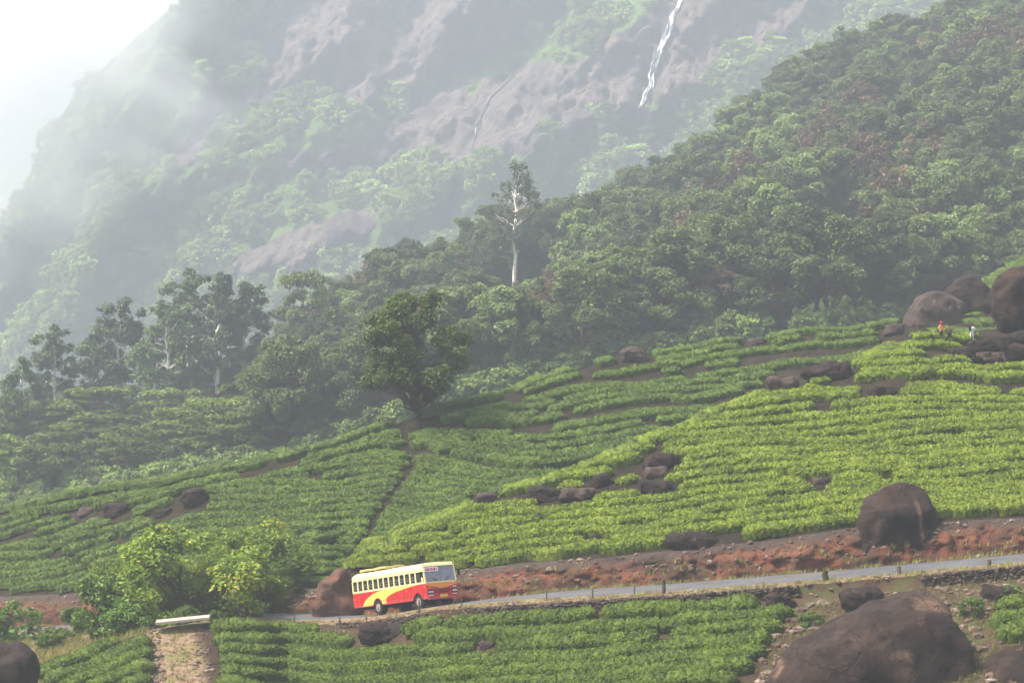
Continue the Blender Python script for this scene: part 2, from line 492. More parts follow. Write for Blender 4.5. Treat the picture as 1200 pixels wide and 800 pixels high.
RV1 = tab([(380, 682), (400, 674), (430, 653), (500, 620), (560, 594), (620, 574), (700, 551), (760, 523), (830, 492), (900, 466), (960, 448), (1000, 434), (1040, 413), (1060, 403), (1100, 394), (1150, 389), (1200, 384), (1500, 350)], 8)
RD1 = tab([(380, 158.5), (560, 158), (620, 158.5), (700, 160), (760, 163), (830, 167), (900, 169.5), (1000, 172), (1040, 174), (1100, 178), (1200, 182), (1500, 194)], 20)
H1 = Hill(lambda u: CY - F * np.interp(u, uF, B[:, 2]) / np.interp(u, uF, B[:, 1]), lambda u: np.interp(u, uF, B[:, 1]), RV1, RD1, bump=(0.22, 6.0, 50))
k0 = int(np.argmax(uF > 402))
u1 = uF[k0:]
rr = H1.rows(u1, 60, 16, 30)
rr[0] = B[k0:].copy()
patch('tea_hillside_ground', rr, M['tea_soil'])

bankD = lambda u: np.interp(u, uF, B[:, 1])
bankV = lambda u: CY - F * np.interp(u, uF, B[:, 2]) / np.interp(u, uF, B[:, 1])
BV2t = tab([(380, 690), (400, 690), (450, 668), (500, 650), (600, 606), (700, 574), (800, 543), (900, 512), (1000, 482), (1100, 452), (1300, 440), (1500, 440)], 10)
BD2t = tab([(380, 168), (400, 170), (500, 172), (600, 176), (700, 180), (800, 184), (900, 188), (1000, 190), (1100, 192), (1500, 196)], 10)
w2 = lambda u: sstep(330, 395, u)
BV2 = lambda u: bankV(u) * (1 - w2(u)) + BV2t(u) * w2(u)
BD2 = lambda u: (bankD(u) + 0.05) * (1 - w2(u)) + BD2t(u) * w2(u)
RV2 = tab([(-400, 640), (-200, 618), (0, 600), (150, 574), (300, 551), (400, 522), (490, 494), (600, 458), (700, 428), (760, 417), (850, 403), (950, 394), (1040, 383), (1100, 376), (1200, 366), (1500, 340)], 12)
RD2 = tab([(-400, 236), (-200, 226), (0, 215), (150, 203), (300, 196), (400, 198.5), (490, 199.5), (600, 205), (700, 210.5), (850, 214), (1040, 213), (1200, 215), (1500, 222)], 20)
H2 = Hill(BV2, BD2, RV2, RD2, bump=(0.35, 9.0, 60))
u2 = np.arange(-300.0, 1501.0, 4.0)
patch('knoll_ground', H2.rows(u2, 60, 14, 30, pre=(0.6, 4.0)), M['tea_soil'])

H3 = Hill(tab([(900, 400), (1500, 392)], 0), tab([(900, 214), (1100, 206), (1500, 206)], 20), tab([(980, 420), (1040, 398), (1100, 372), (1150, 340), (1200, 308), (1300, 245), (1500, 160)], 10),
          tab([(900, 226), (1150, 232), (1200, 237), (1300, 250), (1500, 275)], 20), bump=(0.3, 8.0, 70))
u3 = np.arange(960.0, 1501.0, 5.0)
patch('upper_spur_ground', H3.rows(u3, 30, 10, 30, pre=(0.6, 3.0)), M['tea_soil'])

# ---- wooded slope
HF = Hill(tab([(-400, 640), (0, 608), (150, 585), (300, 566), (400, 540), (490, 510), (600, 475), (700, 445), (850, 420), (1000, 406), (1100, 395), (1200, 385), (1500, 350)], 20),
          tab([(-400, 350), (0, 325), (300, 305), (490, 308), (700, 316), (1000, 318), (1100, 322), (1200, 330), (1500, 360)], 20),
          tab([(-400, 520), (0, 505), (200, 490), (300, 462), (430, 395), (560, 330), (660, 300), (740, 282), (800, 240), (860, 200), (1000, 112), (1100, 70), (1200, 10), (1500, -150)], 25),
          tab([(-400, 450), (0, 430), (300, 440), (430, 465), (560, 490), (740, 510), (1000, 545), (1200, 570), (1500, 600)], 20), bump=(2.5, 40.0, 80), roll=0.01, back=-0.3)
uw = np.arange(-340.0, 1541.0, 10.0)
t = NT('wood_floor')
v = t.coord(); n = t.noise(v, 0.15, 7, 0.7); fine = t.noise(v, 1.2, 6, 0.75)
f = t.math('ADD', t.math('MULTIPLY', n, 0.5), t.math('MULTIPLY', fine, 0.5))
M['wood_floor'] = t.done(t.pbsdf(t.ramp(f, [(0.3, lin(44, 50, 28)), (0.55, lin(72, 84, 40)), (0.75, lin(110, 116, 62))]), 0.95, spec=0.1, normal=t.bump(fine, 1.0, 0.6)))
patch('wooded_slope_ground', HF.rows(uw, 50, 16, 150, pre=(1, 6)), M['wood_floor'])

# ---- mountain: cliffs and scrub
MU = np.arange(-520.0, 1721.0, 3.5)
mrv = tab([(-600, 640), (-250, 470), (-80, 400), (-20, 330), (20, 235), (60, 150), (100, 98), (150, 52), (200, 10), (260, -30), (400, -90), (700, -120), (1100, -150), (1800, -160)], 10)
def seg_d(u, v, pts):
    """distance in picture units to a polyline"""
    d = np.full(u.shape, 1e9)
    for (a, b), (c_, e) in zip(pts[:-1], pts[1:]):
        t_ = np.clip(((u - a) * (c_ - a) + (v - b) * (e - b)) / ((c_ - a) ** 2 + (e - b) ** 2), 0, 1)
        d = np.minimum(d, np.hypot(u - a - t_ * (c_ - a), v - b - t_ * (e - b)))
    return d
def in_poly(u, v, poly):
    ins = np.zeros(u.shape, bool); n_ = len(poly)
    for i in range(n_):
        (x1, y1), (x2, y2) = poly[i], poly[(i + 1) % n_]
        cnd = ((y1 > v) != (y2 > v)) & (u < (x2 - x1) * (v - y1) / (y2 - y1 + 1e-9) + x1)
        ins ^= cnd
    return ins
ROCKS = [[(275, 130), (300, 60), (330, -20), (520, -60), (700, -40), (640, 22), (560, 72), (500, 90), (450, 128), (400, 118), (360, 105), (310, 122)],
         [(430, 205), (452, 165), (480, 130), (560, 92), (700, 62), (800, -30), (1000, -60), (930, 40), (850, 78), (790, 118), (742, 145), (680, 158), (600, 180), (562, 205), (500, 200)],
         [(278, 318), (296, 288), (360, 262), (446, 243), (442, 270), (385, 298), (330, 322)],
         [(98, 312), (146, 276), (158, 290), (112, 322)],
         [(196, 186), (230, 120), (266, 70), (280, 90), (262, 140), (222, 190)],
         [(330, 178), (390, 172), (440, 185), (430, 212), (360, 205)],
         [(620, 240), (660, 226), (700, 236), (650, 250)]]
def rockness(u, v):
    nu = u + 16 * fbm(u / 28, v / 28, oct=4, seed=90); nv = v + 12 * fbm(u / 28 + 9, v / 28, oct=4, seed=91)
    r = np.zeros(u.shape)
    for p in ROCKS: r = np.maximum(r, in_poly(nu, nv, p).astype(float))
    return r
def mD(u, v):
    base = 1130 - 0.16 * (u - 100) + 0.42 * (420 - v) + 0.16 * np.maximum(0, 250 - u)
    uv = u + 0.55 * v                                 # spurs run from upper right to lower left
    rel = 46 * fbm(uv / 190, v / 420, oct=3, seed=100) + 20 * fbm(uv / 55, v / 95, oct=4, seed=101) + 5 * fbm(u / 14, v / 14, oct=3, seed=102)
    gul = -34 * np.exp(-(seg_d(u, v, [(300, -60), (268, 60), (240, 150), (180, 260)]) / 26) ** 2) * 0 + 30 * np.exp(-(seg_d(u, v, [(800, -30), (640, 40), (470, 130), (420, 200)]) / 30) ** 2)
    gul = gul + 26 * np.exp(-(seg_d(u, v, [(606, 80), (566, 130), (548, 195), (520, 260)]) / 12) ** 2)
    gul = gul + 22 * np.exp(-(seg_d(u, v, [(800, -40), (778, 40), (748, 132), (735, 175)]) / 14) ** 2)
    slab = -26 * np.exp(-(seg_d(u, v, [(300, 312), (380, 284), (440, 262)]) / 18) ** 2)
    led = 10 * np.sin((v + 0.35 * u + 25 * fbm(u / 120, v / 120, oct=2, seed=103)) / 17.0)
    rk_ = rockness(u, v)
    w_ = u * .82 + v * .57; q_ = -u * .57 + v * .82            # along and across the joints in the rock
    crag = 7.0 * np.abs(fbm(w_ / 46, q_ / 13, oct=4, seed=104)) + 5.0 * np.abs(fbm(u / 9, v / 22, oct=3, seed=105))
    return base + rel + gul + slab + led * 0.7 + rk_ * (crag - 5)
rows = []; vq = []
for a in np.linspace(0, 1, 220):
    vb = 560.0
    vrow = vb + (mrv(MU) - vb) * a
    D = mD(MU, vrow)
    rows.append(np.stack([(MU - CX) / F * D, D, -(vrow - CY) / F * D], -1)); vq.append(vrow)
top = rows[-1]
for i in range(1, 8):
    A = top.copy(); A[:, 1] += 14 * i + 3 * i * i; A[:, 0] = (MU - CX) / F * A[:, 1]; A[:, 2] -= 1.0 * i + 2.2 * i * i; rows.append(A); vq.append(mrv(MU) + 0 * MU)
MG = np.stack(rows, 0); VQ = np.stack(vq, 0); UQ = np.repeat(MU[None], len(rows), 0)
rk = rockness(UQ, VQ)
t = NT('mountain')
v = t.coord('Object')
n = t.noise(t.coord('Object', (0.03, 0.03, 0.012), (0, R(-28), 0)), 1.0, 8, 0.65)
n2 = t.noise(v, 0.06, 7, 0.68); fine = t.noise(v, 0.35, 6, 0.75)
rc = t.ramp(n, [(0.36, lin(74, 66, 68)), (0.44, lin(104, 90, 88)), (0.51, lin(128, 112, 106)), (0.57, lin(108, 98, 98)), (0.68, lin(92, 82, 84))])
drip = t.noise(t.coord('Object', (.22, .22, .02)), 1.0, 6, .65)
rc = t.mix(t.ramp(drip, [(.48, (0, 0, 0)), (.62, (.8, .8, .8))]), rc, lin(58, 54, 58))
rc = t.mix(.6, rc, t.ramp(fine, [(.3, (.4, .4, .4)), (.7, (1.5, 1.5, 1.5))]), 'MULTIPLY')
rc = t.mix(t.ramp(n2, [(0.60, (0, 0, 0)), (0.70, (0.7, 0.7, 0.7))]), rc, lin(84, 90, 56))
sc = t.ramp(t.math('ADD', t.math('MULTIPLY', n2, 0.6), t.math('MULTIPLY', fine, 0.4)), [(0.32, lin(46, 64, 30)), (0.48, lin(84, 110, 50)), (0.66, lin(116, 142, 72))])
c = t.mix(t.attr('rock'), sc, rc)
M['mountain'] = t.done(t.pbsdf(c, 0.95, spec=0.1, normal=t.bump(t.math('ADD', n2, t.math('MULTIPLY', fine, 0.6)), 1.0, 5.0)))
patch('mountain', rows, M['mountain'], attrs={'rock': rk.ravel()})

# ---- valley floor and far land, one sheet out to the horizon
g = 60
gx = np.sign(np.linspace(-1, 1, g)) * np.abs(np.linspace(-1, 1, g)) ** 3 * 9000
GX, GY = np.meshgrid(gx, gx + 300)
GZ = -52 + 3 * fbm(GX / 300, GY / 300, oct=3, seed=5)
me = make_mesh('ground', np.stack([GX, GY, GZ], -1).reshape(-1, 3), grid_faces(g, g), mats=[M['wood_floor']])
setting('ground', me)

VV, QQ, o_ = [], [], 0
for V_, Q_ in TERRAIN:
    VV.append(V_); QQ.append(Q_ + o_); o_ += len(V_)
BVH = BVHTree.FromPolygons(np.concatenate(VV).tolist(), np.concatenate(QQ).tolist())
def at(u, v):
    """the point of the ground that stands at (u, v) of the photograph"""
    d = P(u, v, 1.0).normalized()
    h = BVH.ray_cast(Vector((0, 0, 0)), d)[0]
    return h if h is not None else P(u, v, 1100)
def ground_z(x, y, top=400):
    h = BVH.ray_cast(Vector((x, y, top)), Vector((0, 0, -1)))[0]
    return h.z if h is not None else -50.0
# ================================================================== rocks: where they lie (picture box of each, used to keep the tea clear of them)
# name, (u0, v0, u1, v1), label, material, options
BOULDERS = [
 ('boulder', (897, 690, 1152, 850), 'huge dark brown dome boulder filling the lower right corner', 'rock', dict(D=121, depth=8.0, outline=[(0, .30), (.10, .52), (.24, .70), (.38, .80), (.55, .90), (.66, .985), (.74, 1.0), (.82, .95), (.90, .80), (.96, .66), (.99, .5), (.99, .25), (.9, .0), (.1, .0)], amp=.028, seed=3, groove=[([(1084, 703), (1100, 708), (1118, 722), (1134, 742)], 4.5, .35), ([(1070, 702), (1092, 700)], 9, .5), ([(1046, 756), (1048, 800)], 2.5, .05), ([(902, 795), (912, 775)], 3, .1)])),
 ('boulder', (1150, 752, 1262, 850), 'dark rounded boulder cut by the right edge below the scrub', 'rock', dict(D=118, depth=4.0, seed=5)),
 ('boulder', (-58, 750, 56, 850), 'dark boulder with a pale flake cut by the lower left corner', 'rock', dict(D=137, depth=5.0, seed=6)),
 ('boulder', (1015, 572, 1101, 678), 'brown boulder with pale scars standing proud of the red bank', 'rock', dict(D=140.5, depth=3.6, seed=63, amp=.12, outline=[(0, .1), (0, .72), (.1, .9), (.3, .99), (.6, 1.0), (.8, .93), (.92, .7), (1, .4), (.97, .1), (.8, 0), (.2, 0)], groove=[([(1068, 590), (1072, 604), (1074, 628)], 2.5, .15)])),
 ('balanced_boulder', (1153, 313, 1262, 392), 'big brown boulder overhanging the path at the right edge', 'rock', dict(D=176, depth=4.5, seed=8, outline=[(0, .45), (.03, .72), (.12, .92), (.3, 1.0), (.6, .98), (.9, .8), (1, .5), (.9, .2), (.62, .16), (.55, .22), (.5, .08), (.3, .0), (.14, .03), (.05, .2)])),
 ('boulder', (783, 619, 848, 656), 'low black boulder in the bank top under the tea', 'rock', dict(D=142.5, depth=1.8, seed=9)),
 ('boulder', (618, 564, 662, 590), 'broad brown rock left end of the outcrop in near tea', 'rock', dict(seed=10)),
 ('boulder', (654, 566, 700, 588), 'low pale rock in the middle of the outcrop in near tea', 'rock_pale', dict(seed=11)),
 ('boulder', (690, 551, 718, 574), 'upright dark rock right end of the outcrop in near tea', 'rock', dict(seed=12)),
 ('boulder', (752, 526, 797, 552), 'rounded black boulder sitting on a pale slab in near tea', 'rock', dict(seed=13)),
 ('rock_slab', (753, 542, 786, 562), 'pale pinkish slab under the rounded black boulder in tea', 'rock_pale', dict(seed=14)),
 ('boulder', (748, 558, 790, 580), 'small slanting rock below the stacked boulders in tea', 'rock', dict(seed=15)),
 ('boulder', (692, 622, 708, 637), 'small brown rock in the near tea above the bus road', 'rock', dict(seed=16)),
 ('boulder', (556, 572, 586, 592), 'jagged pale rock on the crest of the near tea hill', 'rock_pale', dict(seed=17)),
 ('boulder', (950, 556, 972, 570), 'small pale rock amid tea above the scarred boulder', 'rock_pale', dict(seed=18)),
 ('boulder', (416, 722, 484, 756), 'dark hump of rock in the tea just below the bus', 'rock', dict(seed=19, amp=.08, depth=2.0)),
 ('boulder', (984, 681, 1036, 718), 'small brown boulder behind the huge dome boulder', 'rock', dict(seed=20)),
 ('boulder', (560, 746, 580, 764), 'small pale rock between hedges in the lower tea field', 'rock_pale', dict(seed=21)),
 ('boulder', (362, 664, 416, 742), 'rough red brown earthy rock behind the rear of the bus', 'redrock', dict(seed=22, amp=.14, D=158.2, depth=3.2, outline=[(0, 0), (.05, .22), (.25, .52), (.48, .78), (.7, .97), (.86, .98), (.98, .7), (1.04, .3), (1, 0)])),
 ('boulder', (209, 567, 245, 594), 'dark angular boulder on the skyline of the left tea slope', 'rock', dict(seed=23, box=.7)),
 ('boulder', (117, 584, 152, 607), 'dark boulder left of the angular one on the tea slope', 'rock', dict(seed=24)),
 ('boulder', (88, 590, 114, 606), 'pale rock in the line of boulders on the left slope', 'rock_pale', dict(seed=25)),
 ('boulder', (178, 592, 202, 608), 'brown boulder just below the angular one on the slope', 'rock', dict(seed=26)),
 ('boulder', (444, 473, 486, 496), 'brown boulder beside the foot of the lone dark tree', 'rock', dict(seed=27)),
 ('boulder', (464, 484, 480, 496), 'small white rock beside the foot of the lone dark tree', 'rock_pale', dict(seed=28)),
 ('boulder', (724, 404, 762, 426), 'pale peaked rock on the far tea crest near the path', 'rock_pale', dict(seed=29)),
 ('boulder', (666, 418, 694, 434), 'low brown rock on the far tea crest below the path wall', 'rock', dict(seed=30)),
 ('boulder', (874, 392, 898, 407), 'small brown rock above the path on the far tea slope', 'rock_pale', dict(seed=31)),
 ('boulder', (938, 417, 1002, 444), 'flat brown outcrop at the end of the upper tea terrace', 'rock', dict(D=171.5, seed=32, amp=.12)),
 ('boulder', (898, 436, 936, 462), 'pale tilted rock left of the flat outcrop on the crest', 'rock_pale', dict(D=169.5, seed=33)),
 ('boulder', (1012, 446, 1050, 468), 'brown rock under the terrace edge in the upper tea', 'rock', dict(seed=34)),
 ('boulder', (1058, 340, 1128, 388), 'tall pinkish grey boulder behind the walkers', 'rock_pale', dict(D=214, seed=35, depth=4.5, outline=[(0, 0), (.03, .4), (.16, .76), (.4, .98), (.62, 1.0), (.84, .78), (.97, .4), (1, 0)])),
 ('boulder', (1100, 322, 1166, 366), 'dark hump of rock right of the tall boulder behind the walkers', 'rock', dict(D=219, seed=36, depth=4.5, outline=[(0, 0), (.03, .4), (.16, .76), (.4, .98), (.62, 1.0), (.84, .78), (.97, .4), (1, 0)])),
 ('boulder', (1034, 374, 1062, 394), 'weathered low rock at the end of the path on the crest', 'rock_pale', dict(D=199, seed=37)),
 ('boulder', (1104, 402, 1140, 420), 'low brown rock, left end of the heap below the overhanging boulder', 'rock', dict(D=172.5, seed=38, amp=.15)),
 ('boulder', (1132, 391, 1166, 418), 'angular brown rock in the heap below the overhanging boulder', 'rock', dict(D=173.5, seed=39, amp=.15, box=.7)),
 ('boulder', (1160, 386, 1198, 416), 'tall rock of the heap right under the overhanging boulder', 'rock', dict(D=174.5, seed=45, amp=.15)),
 ('boulder', (1176, 396, 1240, 424), 'wide rock of the heap cut by the right edge', 'rock', dict(D=173, seed=46, amp=.15)),
 ('boulder', (1142, 408, 1178, 426), 'pale flat rock at the foot of the heap', 'rock_pale', dict(D=172, seed=47, amp=.15)),
 ('boulder', (898, 690, 934, 714), 'dark stone heap at the end of the lower tea field', 'rock', dict(seed=40, amp=.2)),
 ('boulder', (1062, 690, 1100, 716), 'brown stone on the rubble slope right of the dome boulder', 'rock', dict(seed=41, amp=.15, D=129)),
 ('boulder', (1150, 676, 1196, 712), 'large brown stone on the rubble slope by the right edge', 'rock', dict(seed=42, amp=.15, D=128)),
]
M['redrock'] = m_rock('earthy_rock', lin(124, 84, 64), lin(74, 58, 50), lin(150, 122, 104), 2.2)

def boulder_clear(u, v, pad=1.0):
    """0 inside a boulder's footprint, 1 outside"""
    k = np.ones(np.broadcast(u, v).shape)
    for _, (a, b, c_, d), *_r in BOULDERS:
        uc, ru = (a + c_) / 2, (c_ - a) / 2 + 5 * pad
        vt, vb = b + 0.35 * (d - b), d + 5 * pad
        vc, rv_ = (vt + vb) / 2, (vb - vt) / 2
        k = np.where(((u - uc) / ru) ** 2 + ((v - vc) / rv_) ** 2 < 1, 0.0, k)
    return k

# ================================================================== tea hedges
ORD = ['first', 'second', 'third', 'fourth', 'fifth', 'sixth', 'seventh', 'eighth', 'ninth', 'tenth', 'eleventh', 'twelfth', 'thirteenth', 'fourteenth', 'fifteenth', 'sixteenth', 'seventeenth', 'eighteenth', 'nineteenth', 'twentieth']
def hedge_mesh(Pts, up, w, h, across, mat, seed, leaf, leaf_size, bush=1.15):
    """one clipped row of tea: rounded bushes grown together, set along the points Pts"""
    r = np.random.default_rng(seed)
    n = len(Pts)
    s = np.concatenate([[0], np.cumsum(np.linalg.norm(np.diff(Pts, axis=0), axis=1))])
    tan = np.gradient(Pts, axis=0); tan /= np.linalg.norm(tan, axis=1)[:, None] + 1e-9
    nr = np.array(up) if np.ndim(up) == 2 else np.repeat(np.array(up)[None], n, 0)
    side = np.cross(nr, tan); side /= np.linalg.norm(side, axis=1)[:, None] + 1e-9
    nr = np.cross(tan, side)
    th = np.linspace(math.pi, 0, across)
    ca, sa = np.cos(th), np.sin(th)
    a = np.sign(ca) * np.abs(ca) ** 0.55; b = np.abs(sa) ** 0.36
    end = np.minimum(s, s[-1] - s)
    cap = np.sqrt(np.clip(end / 0.55, 0.02, 1))
    ww = (w * 0.5 * cap)[:, None] * a[None]
    hh = (h * np.sqrt(cap))[:, None] * b[None]
    # bushes: jittered centres, cracks between them
    nb = int(s[-1] / bush) + 3
    bc = (np.arange(nb) - 1 + r.uniform(-.32, .32, nb)) * bush
    bo = r.uniform(-.25, .25, nb); bh = r.uniform(.90, 1.08, nb); bs = r.uniform(.85, 1.15, nb)
    i0 = np.clip((s / bush).astype(int) + 1, 1, nb - 2)
    d = np.stack([np.abs(s[:, None] - bc[i0 + k][:, None]) / bs[i0 + k][:, None] + 0.35 * np.abs(ww - bo[i0 + k][:, None]) for k in (-1, 0, 1)], 0)
    ds = np.sort(d, axis=0); kk = np.argmin(d, axis=0)
    crack = np.clip((ds[1] - ds[0]) / 0.24, 0, 1)
    bid = np.take_along_axis(np.stack([i0 - 1, i0, i0 + 1], 1), kk.reshape(n, -1), axis=1)
    f = 0.70 + 0.30 * np.sqrt(crack)
    hh = hh * f * bh[bid]; ww = ww * (0.84 + 0.16 * np.sqrt(crack))
    ww = ww + (0.09 * vnoise(s / 1.7, s * 0, seed=seed % 89) + .06 * vnoise(s / .6, s * 0, seed=seed % 83))[:, None] * np.sign(a)[None] + (.16 * vnoise(s / 2.3, s * 0 + 5, seed=seed % 79))[:, None]
    X = Pts[:, None, :] + side[:, None, :] * ww[..., None] + nr[:, None, :] * (hh - 0.08)[..., None]
    lump = 0.07 * vnoise(X[..., 0] / 0.25, X[..., 1] / 0.25, X[..., 2] / 0.25, seed=seed % 97)
    X = X + nr[:, None, :] * (lump * np.minimum(1, hh / 0.3))[..., None]
    X = X + r.normal(0, 0.034, X.shape)
    tint = np.clip(0.30 + 0.25 * (bh[bid] - 1) * 3 + r.normal(0, .12, bid.shape), 0, 1)
    V = X.reshape(-1, 3); Q = grid_faces(n, across)
    TT = tint.ravel()
    if leaf > 0:
        area = s[-1] * float(np.mean(w)) * 1.25
        k = int(area * leaf)
        ri = r.integers(0, n - 1, k); ci = r.integers(1, across - 2, k)
        fa, fb = r.random((k, 1)), r.random((k, 1))
        Pc = X[ri, ci] * (1 - fa) * (1 - fb) + X[ri + 1, ci] * fa * (1 - fb) + X[ri, ci + 1] * (1 - fa) * fb + X[ri + 1, ci + 1] * fa * fb
        d1 = r.normal(0, 1, (k, 3)); d1[:, 2] = np.abs(d1[:, 2]) * 0.9 + 0.35; d1 /= np.linalg.norm(d1, axis=1)[:, None]
        d2 = np.cross(d1, r.normal(0, 1, (k, 3))); d2 /= np.linalg.norm(d2, axis=1)[:, None] + 1e-9
        L = leaf_size * r.uniform(.7, 1.3, (k, 1))
        base = Pc - d1 * L * 0.25
        lv = np.stack([base, base + d1 * L * .55 + d2 * L * .32, base + d1 * L * 1.1, base + d1 * L * .55 - d2 * L * .32], 1).reshape(-1, 3)
        Q = np.concatenate([Q, np.arange(4 * k).reshape(-1, 4) + len(V)])
        V = np.concatenate([V, lv]); TT = np.concatenate([TT, np.repeat(np.clip(r.normal(.66, .20, k), 0, 1), 4)])
    o = V[:1].copy()
    return make_mesh('tea_hedge', V, Q, mats=[mat], attrs={'tint': TT}, smooth=True)

HEDGES = 0
def field(hill, vrow, urange, keep, w, h, step, across, mat, label, group, leaf, leaf_size, seed, minlen=1.8, direct=False):
    """one row; broken into separate hedges wherever keep(u, v, x, y) is false"""
    global HEDGES
    uu = np.arange(urange[0], urange[1], 0.5)
    vv = vrow(uu) + 1.3 * fbm(uu / 34.0, uu * 0 + seed, oct=3, seed=seed % 31)
    Pt = vrow.points(uu) if direct else hill.pos(uu, vv)
    ok = keep(uu, vv, Pt) & np.all(np.isfinite(Pt), axis=1)
    edges = np.flatnonzero(np.diff(np.concatenate([[0], ok.astype(int), [0]])))
    segs = [(a, b) for a, b in zip(edges[::2], edges[1::2]) if b - a > 4]
    made = []
    for a, b in segs:
        q = Pt[a:b]
        L = np.concatenate([[0], np.cumsum(np.linalg.norm(np.diff(q, axis=0), axis=1))])
        if L[-1] < minlen: continue
        ss = np.arange(0, L[-1], step)
        if len(ss) < 6: continue
        q = np.stack([np.interp(ss, L, q[:, i]) for i in range(3)], -1)
        made.append(q)
    for i, q in enumerate(made):
        eps = 0.6
        ux = CX + F * q[:, 0] / q[:, 1]
        up = hill.posD(ux, q[:, 1] + eps) - hill.posD(ux, q[:, 1] - eps)
        sl = up[:, 2] / (2 * eps)
        nrm = np.stack([0 * sl, -0.8 * sl, 1 + 0 * sl], -1); nrm /= np.linalg.norm(nrm, axis=1)[:, None]
        r = np.random.default_rng(seed * 131 + i)
        wj = w * (1 + 0.10 * vnoise(ux / 20, ux * 0 + seed, seed=3))
        me = hedge_mesh(q, nrm, wj, h * r.uniform(.93, 1.07), across, mat, seed * 131 + i, leaf, leaf_size)
        lab = label if len(made) == 1 else label + ', ' + ORD[min(i, 19)] + ' stretch from left'
        link('tea_hedge', me, label=lab, category='tea hedge', group=group)
        HEDGES += 1

def in_frame(u): return (u > -60) & (u < 1262)

# --- lower field, below the verge
def keep_low(u, v, p):
    hole = fbm(p[:, 0] / 1.6, p[:, 1] / 1.1, oct=2, seed=201) > 0.98
    right = u < 930 - 0.9 * np.maximum(0, v - 728) + 9 * vnoise(v / 9, v * 0, seed=4)
    left = u > 246 + 0.10 * (v - 728) + 6 * vnoise(v / 11, v * 0, seed=6)
    return (boulder_clear(u, v) > 0.5) & left & right & ~hole
fD_, fZ_ = LOW.foot(np.arange(0, 1300.0, 10))
low_top = tab([(u, CY - F * z / d) for u, d, z in zip(np.arange(0, 1300.0, 10), fD_, fZ_)], 6)
for k in range(8):
    f_ = (lambda k: lambda u: low_top(u) + 8 + 15.0 * k + 4 * np.sin(u / 90.0 + k * .3) * (k > 0))(k)
    field(LOW, f_, (236, 940), keep_low, 1.62, 0.74, 0.11, 18, M['tea_low'], 'tea hedge, lower field, %s row below the road verge' % ORD[k], 'tea hedges in the field below the road', 75, 0.15, 300 + k)
# --- small plot left of the dirt track: rows run down the slope
def keep_left(u, v, p):
    c_ = crV(u)
    return (v > c_ + 3) & (v < 815) & (u > 42) & (u < 182 - 0.12 * np.abs(v - 775)) & (boulder_clear(u, v) > .5)
for k in range(7):
    f_ = (lambda k: lambda u: 742 + 14.5 * k + 0.42 * (170 - u))(k)
    field(LOW, f_, (30, 190), keep_left, 1.55, 0.8, 0.13, 15, M['tea_low'], 'tea hedge left of dirt track, %s row down' % ORD[k], 'tea hedges in the left plot', 75, 0.15, 340 + k)
# --- scraps of tea by the right edge below the road
def keep_re(u, v, p): return (u > 1158 + 10 * vnoise(v / 7, v * 0, seed=8)) & (boulder_clear(u, v) > .5)
for k in range(3):
    f_ = (lambda k: lambda u: 716 + 15 * k - 0.12 * (u - 1200))(k)
    field(LOW, f_, (1140, 1262), keep_re, 1.6, 0.85, 0.13, 15, M['tea_low'], 'tea hedge at lower right edge, %s row down' % ORD[k], 'tea hedges at the lower right edge', 75, 0.15, 360 + k)

# --- near hill above the bank
terr = tab([(840, 470), (870, 466), (930, 458), (1000, 451), (1100, 449), (1200, 454), (1500, 460)], 8)
def bare1(u, v):
    b = (np.abs(v - terr(u)) < 4.5) & (u > 872)
    b |= (np.abs(v - (388 + 0.0 * u)) < 5) & (u > 1050) & (u < 1165)
    b |= seg_d(u, v, [(470, 640), (500, 655), (512, 668)]) < 2.2
    b |= seg_d(u, v, [(520, 612), (548, 640), (560, 662)]) < 2.0
    return b
def keep1(u, v, p):
    rd = H1.ends(u)[2]
    hole = fbm(p[:, 0] / 2.3, p[:, 1] / 1.0, oct=2, seed=211) > 1.02
    return (p[:, 1] < rd + 0.1) & (v < bankV(u) - 5) & (boulder_clear(u, v) > .5) & ~bare1(u, v) & ~hole & (u > 404)
bs_ = tab([(u, float(bankV(np.array(u)))) for u in range(380, 1400, 10)], 30)
for k in range(31):
    flat = min(1.0, k / 10.0)
    f_ = (lambda k, flat: lambda u: (bs_(u) - 7 - 9.4 * k) * (1 - 0.55 * flat) + 0.55 * flat * (608 + 40 * sstep(950, 560, u) - 9.4 * k - 0.012 * (u - 900)) + 2.2 * np.sin(u / 60 + k * .45))(k, flat)
    field(H1, f_, (404, 1262), keep1, 1.40, 0.66, 0.12, 17, M['tea_near'], 'tea hedge on near hill, %s row above red bank' % (ORD[k] if k < 20 else 'twenty-' + ORD[k - 20] if k < 29 else ['thirtieth', 'thirty-first'][k - 29]), 'tea hedges on the near hill above the road', 70, 0.17, 400 + k)
for j, (o_, nm_) in enumerate(((-9, 'above'), (9, 'below'))):
    field(H1, (lambda o_: lambda u: terr(u) + o_)(o_), (876, 1262), keep1, 1.40, .66, .12, 18, M['tea_near'], 'tea hedge on near hill, edging the terrace cut just %s it' % nm_, 'tea hedges on the near hill above the road', 60, .16, 436 + j)
class Crest:
    def __init__(s, hill, e): s.h, s.e = hill, e
    def __call__(s, u): return 0 * u
    def points(s, u):
        return s.h.posD(u, s.h.ends(u)[2] + s.e)
def keep_c1(u, v, p):
    hole = fbm(p[:, 0] / 2.0, p[:, 1] / 2.0, oct=2, seed=221) > 0.85
    vv_ = CY - F * p[:, 2] / p[:, 1]
    return (u > 412) & ~hole & (boulder_clear(u, vv_, .5) > .5) & ~((u > 1050) & (u < 1170))
